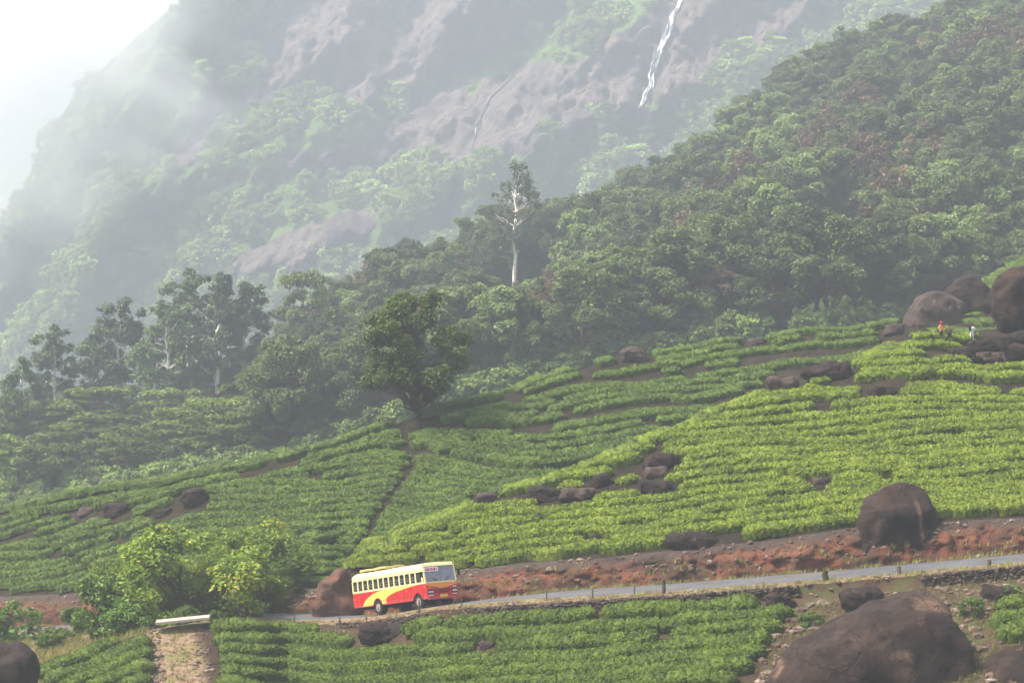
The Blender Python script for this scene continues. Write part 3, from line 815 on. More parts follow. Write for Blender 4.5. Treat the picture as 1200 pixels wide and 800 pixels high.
for j, e in enumerate((0.3, 2.0, 3.8)):
    field(H1, Crest(H1, e), (412, 1262), keep_c1, 1.75, 0.74, 0.16, 13, M['tea_near'], 'tea hedge along near hill crest, %s line back' % ORD[j], 'tea hedges on the near hill crest', 30, 0.14, 440 + j, direct=True)

# --- knoll behind: rows sweep round it between terrace lines
rid2 = RV2
Gs = [lambda u: rid2(u) + 1,
      tab([(-400, 642), (0, 604), (300, 554), (490, 497), (560, 472), (662, 450), (800, 436), (900, 422), (1040, 402), (1500, 390)], 10),
      tab([(-400, 646), (0, 606), (300, 556), (480, 501), (500, 500), (557, 501), (624, 502), (690, 489), (750, 479), (800, 475), (870, 468), (1000, 455), (1500, 440)], 8),
      tab([(-400, 670), (0, 646), (60, 628), (150, 596), (240, 575), (300, 560), (340, 550), (400, 536), (470, 528), (505, 528), (540, 538), (582, 547), (645, 549), (697, 541), (800, 526), (1000, 505), (1500, 490)], 10),
      tab([(-400, 690), (0, 662), (80, 650), (150, 630), (230, 600), (400, 596), (452, 590), (520, 602), (560, 610), (700, 606), (1500, 560)], 10),
      lambda u: BV2(u) - 3]
def bare2(u, v):
    b = seg_d(u, v, [(470, 500), (486, 545), (462, 582), (440, 612), (424, 645)]) < 2.6
    b |= seg_d(u, v, [(60, 640), (100, 665), (120, 690)]) < 2.5
    b |= (seg_d(u, v, [(300, 559), (240, 574), (150, 595), (60, 628), (-60, 652)]) < 2.5)
    return b
GAP = [3.5, 5.5, 5.0, 5.5, 3.0]
nrow = 0
for gi in range(5):
    uu_ = np.arange(-60, 1262.0, 4)
    dv = Gs[gi + 1](uu_) - Gs[gi](uu_)
    nmax = max(1, int(round((dv.max() - 3) / 8.6)))
    for j in list(range(nmax)) + ([-1] if gi in (1, 2, 3) else []):
        up_ = gi in (0, 4)
        def f_(u, a=Gs[gi], b=Gs[gi + 1], j=j, up_=up_, gi=gi):
            if j < 0: return a(u) + (7.0 if gi != 2 else 6.0) - 3.0 * sstep(420, 300, u) + 4.5 * sstep(440, 520, u)
            return a(u) + (4.5 + 8.6 * j) + (1.5 if gi else 0) if up_ else b(u) - 5.5 - 8.6 * j
        def keep2(u, v, p, a=Gs[gi], b=Gs[gi + 1], gi=gi):
            hole = fbm(p[:, 0] / 2.6, p[:, 1] / 1.4, oct=2, seed=231) > 0.92
            hid = (v < RV1(u) + 26) | (u < 404)
            return (v > a(u) + (2.0 + 8.0 * sstep(430, 510, u) if gi in (1, 2, 3) else 2.5)) & (v < b(u) - 2.0) & hid & (boulder_clear(u, v) > .5) & ~bare2(u, v) & ~hole & (p[:, 1] < H2.ends(u)[2] + .5)
        nrow += 1
        lab = 'knoll tea hedge, %s row %s of %s terrace from crest' % (ORD[min(j, 19)], 'down' if up_ else 'up', ORD[gi]) if j >= 0 else 'knoll tea hedge edging the top of the %s terrace from crest' % ORD[gi]
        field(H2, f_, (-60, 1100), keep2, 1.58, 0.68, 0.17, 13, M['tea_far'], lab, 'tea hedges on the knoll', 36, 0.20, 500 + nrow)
def keep_c2(u, v, p):
    return (u < 1060) & (boulder_clear(u, CY - F * p[:, 2] / p[:, 1], .5) > .5) & (fbm(p[:, 0] / 2.6, p[:, 1] / 2.6, oct=2, seed=233) < .9)
for j, e in enumerate((0.5, 2.4, 4.3)):
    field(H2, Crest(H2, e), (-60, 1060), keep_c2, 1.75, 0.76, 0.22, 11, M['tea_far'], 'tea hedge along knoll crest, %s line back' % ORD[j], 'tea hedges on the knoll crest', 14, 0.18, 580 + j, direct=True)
# --- upper spur by the right edge
def keep3(u, v, p): return (p[:, 1] < H3.ends(u)[2] + .2) & (boulder_clear(u, v, .4) > .5) & (v < RV1(u) + 12)
for k in range(12):
    f_ = (lambda k: lambda u: 392 - 8.5 * k + 0.0 * u)(k)
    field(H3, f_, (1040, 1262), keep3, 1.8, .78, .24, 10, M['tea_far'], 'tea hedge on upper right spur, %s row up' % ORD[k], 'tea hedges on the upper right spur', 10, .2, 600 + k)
for j, e in enumerate((0.4, 2.3)):
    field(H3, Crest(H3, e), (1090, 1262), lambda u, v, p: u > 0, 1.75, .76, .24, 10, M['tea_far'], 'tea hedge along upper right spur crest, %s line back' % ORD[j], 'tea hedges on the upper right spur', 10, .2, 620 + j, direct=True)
# --- clearing in the wood
def keep4(u, v, p): return (np.abs(u - 972 - 12 * vnoise(v / 13, v * 0, seed=19)) < 44 + 12 * vnoise(v / 9, v * 0, seed=9))
for k in range(8):
    f_ = (lambda k: lambda u: 368 - 10.5 * k + 0.03 * (u - 960))(k)
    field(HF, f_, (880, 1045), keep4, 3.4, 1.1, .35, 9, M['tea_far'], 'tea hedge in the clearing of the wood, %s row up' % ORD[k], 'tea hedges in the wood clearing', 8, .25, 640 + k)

# ================================================================== boulders
def boulder(name, rect, label, mat, D=None, depth=None, outline=None, seed=0, amp=.09, box=0.55, groove=()):
    u0, v0, u1, v1 = rect
    if outline is None and v1 - v0 < 40: v0 += .18 * (v1 - v0)
    boxy = box
    if D is None: D = at((u0 + u1) / 2, v1 - 3).y + 0.35
    W, H = (u1 - u0) / F * D, (v1 - v0) / F * D
    dep = depth or 0.42 * (W + H)
    base = P((u0 + u1) / 2, v1, D)
    bm = bmesh.new(); bmesh.ops.create_icosphere(bm, subdivisions=5 if W > 2.5 else 4, radius=1)
    d = np.array([v.co[:] for v in bm.verts]); fc = np.array([[v.index for v in f.verts] for f in bm.faces]); bm.free()
    th = np.arctan2(d[:, 2], d[:, 0]); rho = np.hypot(d[:, 0], d[:, 2]) ** .62
    if outline is None:
        e = 2.0 / boxy if boxy else 2
        ct, st = np.cos(th), np.sin(th)
        r_ = 1 / (np.abs(ct) ** e + np.abs(st) ** e) ** (1 / e)
        r_ = r_ * (1 + 0.10 * np.sin(2 * th + seed) + 0.07 * np.sin(3 * th + 2.1 * seed))
        X, Z = r_ * ct, r_ * st
        X = X / np.abs(X).max() * .5; Z = (Z - Z.min()) / (Z.max() - Z.min())
        zc = .5
        Zc = Z - zc
    else:
        q = np.array(outline) - np.array([.5, .45])
        oth = np.arctan2(q[:, 1], q[:, 0]); orad = np.hypot(q[:, 0], q[:, 1])
        o_ = np.argsort(oth); oth, orad = oth[o_], orad[o_]
        r_ = np.interp(th, np.concatenate([oth - 2 * math.pi, oth, oth + 2 * math.pi]), np.tile(orad, 3))
        X, Zc, zc = r_ * np.cos(th), r_ * np.sin(th), .45
    V = np.stack([X * rho * W, d[:, 1] * dep * .5, (Zc * rho + zc) * H], -1)
    s_ = max(W, H)
    nz = fbm(V[:, 0] / s_ * 2.2 + seed, V[:, 1] / s_ * 2.2, V[:, 2] / s_ * 2.2, oct=5, seed=seed)
    rg = np.abs(fbm(V[:, 0] / s_ * 1.6 + 7 + seed, V[:, 1] / s_ * 1.6, V[:, 2] / s_ * 1.6, oct=3, seed=seed + 50))
    disp = s_ * (amp * nz - amp * 0.9 * np.clip(0.22 - rg, 0, 1))
    V = V + d * disp[:, None] * np.array([1, 1, .8])
    rr_ = np.random.default_rng(seed + 900); ctr = np.array([0, 0, zc * H])
    for _ in range(9):
        nn = rr_.normal(0, 1, 3); nn[2] *= .6; nn /= np.linalg.norm(nn)
        proj = (V - ctr) @ nn; lim = proj.max() * rr_.uniform(.80, .95)
        V = V - nn[None] * (np.maximum(proj - lim, 0) * .8)[:, None]
    seam = np.abs(fbm(V[:, 0] / s_ * 2.4 + 3 + seed, V[:, 1] / s_ * 2.4, V[:, 2] / s_ * 3.4, oct=3, seed=seed + 71))
    V = V - d * (s_ * .010 * np.exp(-(seam / .02) ** 2))[:, None]
    scar = np.zeros(len(V))
    for g_, gw, gd in groove:
        gu, gv = (u0 + u1) / 2 + V[:, 0] * F / D, v1 - V[:, 2] * F / D
        k_ = np.exp(-(seg_d(gu, gv, g_) / gw) ** 2) * (d[:, 1] < .2)
        V = V - d * (k_ * gd)[:, None]; scar = np.maximum(scar, np.exp(-((seg_d(gu - 2, gv + 3, g_)) / (gw * .55)) ** 2) * (d[:, 1] < .2))
    V = V + d * (s_ * .020 * fbm(V[:, 0] / s_ * 9 + seed, V[:, 1] / s_ * 9, V[:, 2] / s_ * 9, oct=4, seed=seed + 3))[:, None]
    me = make_mesh(name, V, tris=fc, mats=[M[mat]], attrs={'scar': scar})
    link(name, me, loc=base, label=label, category='boulder', group='boulders')
for nm, bx_, lab, mt, kw in BOULDERS:
    boulder(nm, bx_, lab, mt, **kw)
# ================================================================== trees
def tube(pts, rad, sides=6):
    pts = np.asarray(pts, float); n = len(pts)
    tan = np.gradient(pts, axis=0); tan /= np.linalg.norm(tan, axis=1)[:, None] + 1e-9
    ref = np.where(np.abs(tan[:, 2:3]) > .9, np.array([[1., 0, 0]]), np.array([[0, 0, 1.]]))
    a = np.cross(tan, ref); a /= np.linalg.norm(a, axis=1)[:, None]; b = np.cross(tan, a)
    th = np.arange(sides) / sides * 2 * math.pi
    V = pts[:, None] + (a[:, None] * np.cos(th)[None, :, None] + b[:, None] * np.sin(th)[None, :, None]) * np.asarray(rad)[:, None, None]
    i = np.arange(n - 1)[:, None] * sides; j = np.arange(sides)[None]; k = (np.arange(sides)[None] + 1) % sides
    Q = np.stack([i + j, i + k, i + sides + k, i + sides + j], -1).reshape(-1, 4)
    return V.reshape(-1, 3), Q

def join(parts):
    V, Q, o = [], [], 0
    for v, q in parts:
        V.append(v); Q.append(np.asarray(q) + o); o += len(v)
    return np.concatenate(V), np.concatenate(Q)

def leaves(r, centres, radii, n, size, flat=.75, up=.45, loose=False):
    """leaf quads through the outer shell of foliage clumps"""
    k_ = 5                                  # each clump is itself a cluster of smaller sprays
    cs = np.repeat(centres, k_, 0); rs_ = np.repeat(radii, k_)
    off = r.normal(0, 1, cs.shape); off /= np.linalg.norm(off, axis=1)[:, None]
    cs = cs + off * (rs_ * r.uniform(.25, .95, len(cs)))[:, None] * np.array([1, 1, flat])
    centres = np.concatenate([centres, cs]); radii = np.concatenate([radii * .8, rs_ * r.uniform(.3, .6, len(cs))])
    w = radii ** 1.6; idx = r.choice(len(centres), n, p=w / w.sum())
    d = r.normal(0, 1, (n, 3)); d /= np.linalg.norm(d, axis=1)[:, None]
    d[:, 2] = np.where((d[:, 2] < -.25) & (r.random(n) < .6), -d[:, 2], d[:, 2])
    rad = radii[idx] * (r.uniform(.15, 1.25, n) if loose else r.uniform(.45, 1.08, n) ** .6)
    p = centres[idx] + d * rad[:, None] * np.array([1, 1, flat])
    nn = d * .7 + np.array([0, 0, up]) + r.normal(0, .55, (n, 3)); nn /= np.linalg.norm(nn, axis=1)[:, None]
    a = np.cross(nn, r.normal(0, 1, (n, 3))); a /= np.linalg.norm(a, axis=1)[:, None] + 1e-9; b = np.cross(nn, a)
    s = size * r.uniform(.6, 1.35, (n, 1))
    droop = nn * s * -.18
    V = np.stack([p - a * s * .6 + droop, p + b * s * .38, p + a * s * .6 + droop, p - b * s * .38], 1).reshape(-1, 3)
    tint = np.repeat(np.clip(r.normal(.5, .2, n) + .18 * r.normal(0, 1, len(centres))[idx], 0, 1), 4)
    return V, np.arange(4 * n).reshape(-1, 4), tint

def tree_parts(seed, H, form='round', nleaf=5000, leaf=.4, crown=None):
    """returns (crown mesh data, trunk mesh data); base at the origin"""
    r = np.random.default_rng(seed)
    wood = []
    lean = r.normal(0, .03, 2)
    def stem(p0, p1, r0, r1, n=6, wob=.04):
        t_ = np.linspace(0, 1, n)[:, None]
        L = np.linalg.norm(np.array(p1) - p0)
        pts = np.array(p0) * (1 - t_) + np.array(p1) * t_ + r.normal(0, wob * L, (n, 3)) * np.sin(t_ * math.pi)
        wood.append(tube(pts, np.linspace(r0, r1, n), 6 if r0 < .1 else 8))
        return pts
    C_, Rd = [], []
    cw = crown or .62 * H
    if form in ('round', 'lone', 'shrub'):
        cb = {'round': .22, 'lone': .21, 'shrub': .05}[form] * H
        tr = stem((0, 0, -.6), (lean[0] * H, lean[1] * H, H * .62), .022 * H + .03, .010 * H, 7, .015)
        n = {'round': 20, 'lone': 46, 'shrub': 26}[form]
        for i in range(n):
            z = r.uniform(0, 1) ** .8
            env = math.sqrt(max(.05, 1 - (2 * z - .85) ** 2 / 1.4)) if form != 'lone' else math.sqrt(max(.08, 1 - (1.45 * z - .50) ** 2))
            a = r.uniform(0, 2 * math.pi); q = cw * .5 * env * math.sqrt(r.uniform(.12, 1))
            c_ = np.array([q * math.cos(a) + lean[0] * H, q * math.sin(a) + lean[1] * H, cb + z * (H - cb) * .9])
            C_.append(c_); Rd.append(cw * (r.uniform(.13, .22) if form != 'lone' else r.uniform(.10, .17)))
            if i % 2 == 0 or form == 'lone':
                k = min(len(tr) - 1, max(1, int((c_[2] / H) * .85 * len(tr))) - 0)
                stem(tr[max(1, k - 1)], c_, .009 * H, .003 * H, 5, .06)
    elif form == 'gum':
        tr = stem((0, 0, -.6), (lean[0] * H * 2, lean[1] * H, H * .9), .016 * H + .06, .005 * H, 10, .012)
        n = 44
        for i in range(n):
            z = .40 + .6 * (i + r.uniform(0, 1)) / n
            k = min(9, int(z * .82 * 10))
            a = r.uniform(0, 2 * math.pi); q = cw * .5 * r.uniform(.25, 1) * (1.05 - .55 * abs(z - .72) / .3)
            c_ = tr[k] + np.array([q * math.cos(a), q * math.sin(a), q * r.uniform(.2, .8) + r.uniform(-.2, 1.0)])
            c_[2] = min(c_[2], H * .97)
            C_.append(c_); Rd.append(cw * r.uniform(.10, .19))
            stem(tr[k], c_, .0045 * H, .0015 * H, 5, .05)
        for q_ in range(5):
            C_.append(tr[-1] + np.array([r.normal(0, .05 * cw), r.normal(0, .05 * cw), .02 * H - .025 * H * q_])); Rd.append(cw * r.uniform(.09, .14))
    elif form == 'umbrella':
        tr = stem((0, 0, -.6), (lean[0] * H, lean[1] * H, H * .55), .02 * H + .03, .011 * H, 6, .02)
        for i in range(20):
            lvl = r.choice([.60, .76, .92], p=[.28, .36, .36])
            a = r.uniform(0, 2 * math.pi); q = cw * .5 * math.sqrt(r.uniform(.03, 1)) * (1.05 if lvl < .8 else .85)
            c_ = np.array([q * math.cos(a), q * math.sin(a), H * lvl - .10 * q + r.uniform(-.2, .2)])
            C_.append(c_); Rd.append(cw * r.uniform(.13, .20))
            stem(tr[min(5, 2 + i % 4)], c_ - np.array([0, 0, .3]), .008 * H, .003 * H, 5, .05)
    C_, Rd = np.array(C_), np.array(Rd)
    flat = {'umbrella': .38, 'gum': .8}.get(form, .78)
    V, Q, tn = leaves(r, C_, Rd, nleaf, leaf, flat, .7 if form == 'umbrella' else .45, form == 'gum')
    wv_, wq = join(wood)
    return (V, Q, tn), (wv_, wq)

TREES = {}
def tree_kind(key, seed, H, form, nleaf, leaf, lm, bm_='bark', crown=None):
    (V, Q, tn), (wv_, wq) = tree_parts(seed, H, form, nleaf, leaf, crown)
    TREES[key] = (make_mesh('crown', V, Q, mats=[M[lm]], attrs={'tint': tn}, smooth=False),
                  make_mesh('trunk', wv_, wq, mats=[M[bm_]]), H)
def plant(name, key, loc, height, rz, label, group=None, cat='tree', wide=1.0, tilt=0.0):
    c_, w_, H = TREES[key]
    s = height / H
    o = empty(name, loc, (0, tilt, rz), label=label, category=cat)
    if group: o['group'] = group
    o.scale = (s * wide, s * wide, s)
    link('crown', c_, parent=o); link('trunk', w_, parent=o)
    return o

for i in range(7): tree_kind('wood%d' % i, 20 + i, 11, 'round', 9500, .31, 'leaf_wood', crown=7.6 + .5 * (i % 3))
for i in range(3): tree_kind('pale%d' % i, 40 + i, 10, 'round', 9000, .31, 'leaf_pale', crown=7.2)
for i in range(2): tree_kind('brown%d' % i, 50 + i, 10, 'round', 1500, .45, 'leaf_brown', crown=7.0)
for i in range(4): tree_kind('gum%d' % i, 60 + i, 20, 'gum', 7500, .42, 'leaf_gum', 'bark_pale', crown=8.0)
for i in range(4): tree_kind('acacia%d' % i, 70 + i, 9, 'umbrella', 4000, .40, 'leaf_acacia', crown=9.5)
for i in range(3): tree_kind('front%d' % i, 80 + i, 6.5, 'shrub', 12000, .24, 'leaf_front', crown=8.4)
for i in range(4): tree_kind('shrub%d' % i, 90 + i, 2.4, 'shrub', 1800, .20, 'leaf_bush', crown=2.8)
tree_kind('lone', 101, 12.6, 'lone', 15000, .32, 'leaf_lone', crown=10.6)
tree_kind('tallgum', 103, 20, 'gum', 2600, .42, 'leaf_gum', 'bark_pale', crown=8.5)
tree_kind('conifer', 105, 14, 'lone', 9000, .38, 'leaf_wood', crown=11)

def on(u, v, D=None):
    if D is None: return at(u, v)
    x = (u - CX) / F * D
    return Vector((x, D, ground_z(x, D)))

plant('lone_tree', 'lone', at(488, 492), 12.7, .4, 'lone dark spreading tree on the crest of the tea knoll')
def hp(hill, u, D):
    p = hill.posD(np.array(float(u)), np.array(float(D))); return Vector(p.tolist())
p = hp(HF, 602, 452)
plant('eucalyptus_tree', 'tallgum', p, 30, 2.2, 'tall thin white trunked tree rising alone above the wood', tilt=-.05)
gums = [(18, 372, 22, 'dark eucalyptus at the left edge of the row, cut by frame', 3), (66, 400, 25, 'slim forked eucalyptus second from the left edge', 0), (104, 405, 24, 'thin eucalyptus third from the left edge of the row', 1),
        (138, 408, 30, 'broad eucalyptus fourth from the left in the row', 2), (176, 402, 27, 'bushy eucalyptus fifth from the left in the row', 3), (200, 396, 28, 'eucalyptus with a bright white lower trunk in the row', 1),
        (222, 412, 33, 'tall eucalyptus beside the tallest one in the row', 0), (250, 402, 33, 'tallest eucalyptus of the row with bare white stem', 2), (284, 406, 29, 'rightmost eucalyptus of the row with open crown', 3)]
for i, (u, D, h, lab, k) in enumerate(gums):
    plant('eucalyptus_tree', 'gum%d' % k, hp(HF, u, D), h, i * 1.3, lab, 'eucalyptus trees on the left')
plant('dark_tree', 'conifer', hp(HF, 342, 312), 20.0, 1.0, 'massive dark tree behind the left tea band', wide=1.0)
plant('dark_tree', 'wood2', hp(HF, 402, 314), 13.0, 1.6, 'slim dark tree right of the massive dark one')
acs = [(20, 332), (62, 328), (104, 338), (150, 322), (128, 350), (190, 330), (232, 317), (268, 324), (220, 345), (176, 356), (300, 340), (80, 352), (30, 356), (258, 362), (306, 313), (-20, 345), (0, 372), (110, 378), (290, 372), (60, 372), (205, 380)]
acs.sort()
for i, (u, D) in enumerate(acs):
    nth = ORD[i] if i < 20 else 'twenty-first'
    plant('acacia_tree', 'acacia%d' % (i * 7 % 4), hp(HF, u, D), 8.5 + 4.0 * rng.random(), i * 1.7, 'flat topped acacia below the eucalyptus row, %s crown from the left' % nth, 'flat topped acacias', wide=1.0 + .2 * rng.random())
plant('acacia_tree', 'acacia1', hp(HF, 418, 400), 15, 2.0, 'flat topped pale acacia standing above the lone tree crown', wide=.9)
plant('acacia_tree', 'acacia2', hp(HF, 360, 430), 22, .7, 'thin hazy flat topped tree behind the massive dark one', wide=.6)

# --- the wood: trees one by one, the rest as a mass
pts = []
def free(x, y, dmin):
    return all((x - a) ** 2 + (y - b) ** 2 > dmin * dmin for a, b in pts)
cand = []
r = np.random.default_rng(11)
for _ in range(60000):
    if len(cand) >= 1500: break
    D = math.sqrt(r.uniform(304 ** 2, 600 ** 2)); u = r.uniform(-70, 1270)
    bd, bz, rd, rz = [float(a) for a in HF.ends(np.array(u))]
    if D < bd + 1.5 or D > rd + 22: continue
    vg = CY - F * float(HF.posD(np.array(u), np.array(D))[2]) / D
    if 912 < u < 1032 and 330 < D < 405: continue
    if u < 330 and D < 385: continue
    if 470 < u < 510 and D < 310: continue
    x = (u - CX) / F * D
    if not free(x, D, 5.0): continue
    pts.append((x, D)); cand.append((u, D))
cand.sort(key=lambda q: q[1])
KINDS = ['wood%d' % i for i in range(7)] + ['pale%d' % i for i in range(3)] + ['brown0', 'brown1']
wts = np.array([1] * 7 + [.8] * 3 + [.35] * 2); wts /= wts.sum()
LAB = {'wood': ('dark broadleaf tree in the dense wood', 'dark broadleaf trees of the wood'),
       'pale': ('pale green broadleaf tree in the dense wood', 'pale broadleaf trees of the wood'),
       'brown': ('thin brownish tree in the dense wood', 'brownish trees of the wood')}
# individuals: the nearest, spread over the whole slope
single = set(range(0, 190)) | set(range(190, len(cand), 5))
single = set(sorted(single)[:290])
mass = []
for i, (u, D) in enumerate(cand):
    k = KINDS[r.choice(12, p=wts)]
    h = 7.5 + 10.0 * r.random() ** 1.4; h = h * (1.1 if u > 430 else .95)
    if u < 330: h *= .62
    loc = hp(HF, u, D)
    if abs(u - 600) < 66 and D < 456:
        h = min(h, (CY - F * loc.z / D - 336 + .9 * max(0, abs(u - 600) - 26)) / F * D)
        if h < 4: continue
    if i in single:
        b_ = k.rstrip('0123456789')
        where = 'behind the eucalyptus row' if u < 330 else 'behind the lone tree' if u < 540 else 'around the tall white trunk' if u < 680 else 'left of the tea clearing' if u < 884 else 'above the tea clearing' if u < 1040 else 'above the right hand boulders'
        plant('broadleaf_tree', k, loc, h, r.uniform(0, 6.28), LAB[b_][0] + ' ' + where, LAB[b_][1] + ' ' + where, wide=r.uniform(.85, 1.15))
    else:
        mass.append((loc, h, KINDS.index(k)))

def scatter(name, P_, scale, rot, which, meshes, **props):
    """one object of very many plants: each point carries a copy of one of the plant meshes"""
    me = bpy.data.meshes.new(name)
    me.vertices.add(len(P_)); me.vertices.foreach_set('co', np.asarray(P_, np.float32).ravel())
    for k, a, ty in (('sc', scale, 'FLOAT'), ('rz', rot, 'FLOAT'), ('which', which, 'INT')):
        at_ = me.attributes.new(k, ty, 'POINT'); at_.data.foreach_set('value', np.asarray(a, np.float32 if ty == 'FLOAT' else np.int32))
    o = link(name, me, **props)
    ng = bpy.data.node_groups.new(name, 'GeometryNodeTree')
    ng.interface.new_socket('Geometry', in_out='INPUT', socket_type='NodeSocketGeometry')
    ng.interface.new_socket('Geometry', in_out='OUTPUT', socket_type='NodeSocketGeometry')
    N, L = ng.nodes, ng.links
    gi, go = N.new('NodeGroupInput'), N.new('NodeGroupOutput')
    jn = N.new('GeometryNodeJoinGeometry')
    for src in reversed(meshes):
        oi = N.new('GeometryNodeObjectInfo'); oi.inputs['Object'].default_value = src; oi.inputs['As Instance'].default_value = True
        L.new(oi.outputs['Geometry'], jn.inputs[0])
    ip = N.new('GeometryNodeInstanceOnPoints'); ip.inputs['Pick Instance'].default_value = True
    def named(nm, ty):
        a = N.new('GeometryNodeInputNamedAttribute'); a.data_type = ty; a.inputs['Name'].default_value = nm
        return a.outputs[0]
    cx = N.new('ShaderNodeCombineXYZ'); L.new(named('rz', 'FLOAT'), cx.inputs[2])
    L.new(gi.outputs[0], ip.inputs['Points']); L.new(jn.outputs[0], ip.inputs['Instance'])
    L.new(named('which', 'INT'), ip.inputs['Instance Index'])
    L.new(cx.outputs[0], ip.inputs['Rotation']); L.new(named('sc', 'FLOAT'), ip.inputs['Scale'])
    L.new(ip.outputs[0], go.inputs[0])
    md = o.modifiers.new('scatter', 'NODES'); md.node_group = ng
    return o
def crown_ob(key):
    for o in col.objects:
        if o.name.startswith('crown') and o.data == TREES[key][0]: return o
src = {}
for k in KINDS: src[k] = crown_ob(k)
have = [k for k in KINDS if src[k] is not None]
scatter('far_wood', [m_[0][:] for m_ in mass], [m_[1] / TREES[KINDS[m_[2]]][2] for m_ in mass], r.uniform(0, 6.28, len(mass)),
        [have.index(KINDS[m_[2]]) if KINDS[m_[2]] in have else 0 for m_ in mass], [src[k] for k in have],
        kind='stuff', label='dense broadleaf wood farther up the hill, read as one mass', category='wood')

# --- undergrowth along the lower edge of the wood
ug = []
for _ in range(3600):
    u = r.uniform(-70, 1270); bd, bz, rd, rz = [float(a) for a in HF.ends(np.array(u))]
    D = bd + r.uniform(-3, 22) if r.random() < .6 else r.uniform(bd, rd + 12)
    if 912 < u < 1032 and 318 < D < 400: continue
    ug.append(hp(HF, u, D))
# --- mountain scrub and trees
mt = []
for _ in range(16000):
    u = r.uniform(-420, 1500); v_ = r.uniform(-90, 470)
    if v_ < float(mrv(u)) + 2: continue
    mt.append((u, v_))
mt = np.array(mt)
rkv = rockness(mt[:, 0], mt[:, 1])
dens = fbm(mt[:, 0] / 60, mt[:, 1] / 45, oct=3, seed=140)
tall = (dens > -.05) & (rkv < .5)
keepm = ((rkv < .5) & (r.random(len(mt)) < .8)) | ((rkv > .5) & (r.random(len(mt)) < .03))
mt, rkv, tall = mt[keepm], rkv[keepm], tall[keepm]
Dm = mD(mt[:, 0], mt[:, 1])
PM = np.stack([(mt[:, 0] - CX) / F * Dm, Dm + 2.0, -(mt[:, 1] - CY) / F * Dm - 1.0], -1)
TREES_EXTRA = {}
def mountain_kind(i):
    (V, Q, tn), _w = tree_parts(200 + i, 10, 'shrub', 700, 1.1, 9.0)
    me = make_mesh('crown', V, Q, mats=[M['leaf_scrub' if i else 'leaf_pale']], attrs={'tint': tn}, smooth=False)
    return me
base_ob = []
for i in range(4):
    p_ = PM[int(np.argmin(np.abs(mt[:, 0] - (150 + 130 * i)) + np.abs(mt[:, 1] - (260 - 20 * i))))]
    o = empty('mountain_tree', p_.tolist(), label=['rounded tree high on the mountain left of the rock slab', 'rounded tree on the mountain just above the rock slab', 'rounded tree on the mountain right of the rock slab', 'rounded tree on the mountain below the gully'][i], category='tree', group='trees picked out on the mountain')
    c_ = link('crown', mountain_kind(i), parent=o); base_ob.append(c_)
    link('trunk', TREES['wood0'][1], parent=o)
sc_ = np.where(tall, r.uniform(.7, 1.6, len(mt)), r.uniform(.3, .65, len(mt))) * np.where(rkv > .5, .5, 1)
scatter('mountain_forest', PM, sc_, r.uniform(0, 6.28, len(mt)), r.integers(0, 4, len(mt)), base_ob, kind='stuff', label='hazy scrub and trees clothing the far mountain side', category='forest')
scatter('undergrowth', [p_[:] for p_ in ug], r.uniform(.14, .46, len(ug)), r.uniform(0, 6.28, len(ug)), r.integers(0, 4, len(ug)), base_ob, kind='stuff', label='leafy undergrowth filling the floor of the wood', category='undergrowth')

# --- trees and bushes by the road on the left
fr = [('tree', 'front0', 208, 160, 7.4, 'large leafy yellow green tree beside the road, left of the bus', 1.3), ('tree', 'front1', 304, 168, 6.4, 'spreading yellow green tree between the large one and the earthy rock', 1.25),
      ('tree', 'front2', 262, 163, 5.6, 'small leafy tree wedged between the two roadside trees', .9), ('tree', 'front2', 168, 163, 6.4, 'leafy tree at the left end of the roadside clump', .9),
      ('shrub', 'shrub0', 124, 156, 5.0, 'tall olive shrub left of the roadside trees', .85), ('shrub', 'shrub1', 217, 152.5, 1.5, 'round bright green bush behind the concrete slab', 1.2),
      ('shrub', 'shrub2', 92, 168, 2.4, 'light green bush at the edge of the left red bank', 1.2), ('shrub', 'shrub3', 8, 172, 3.6, 'dark green bush cut by the left edge', 1.2),
      ('shrub', 'shrub1', 150, 154, 2.6, 'low green bush under the olive shrub', 1.3), ('shrub', 'shrub3', 62, 160, 1.7, 'low grassy bush above the left corner boulder', 1.6),
      ('shrub', 'shrub2', 1140, 126, 1.2, 'small green bush right of the huge dome boulder', 1.2), ('shrub', 'shrub0', 252, 152.0, 1.0, 'small weed at the right end of the concrete slab', 1.0),
      ('shrub', 'shrub1', 1185, 127.5, 1.0, 'small weed beside the dry stone wall at the right edge', 1.3), ('shrub', 'shrub3', 948, 128.5, .9, 'low weed between the lower tea field and the dome boulder', 1.4), ('shrub', 'shrub1', 1122, 121.5, 1.3, 'bright bush in the gap between the two right boulders', 1.0)]
for i, (nm, k, u, D, h, lab, wd) in enumerate(fr):
    x = (u - CX) / F * D
    plant('roadside_tree' if nm == 'tree' else 'bush', k, Vector((x, D, ground_z(x, D, 60) - .1)), h, i * 1.1, lab, cat=nm, wide=wd)

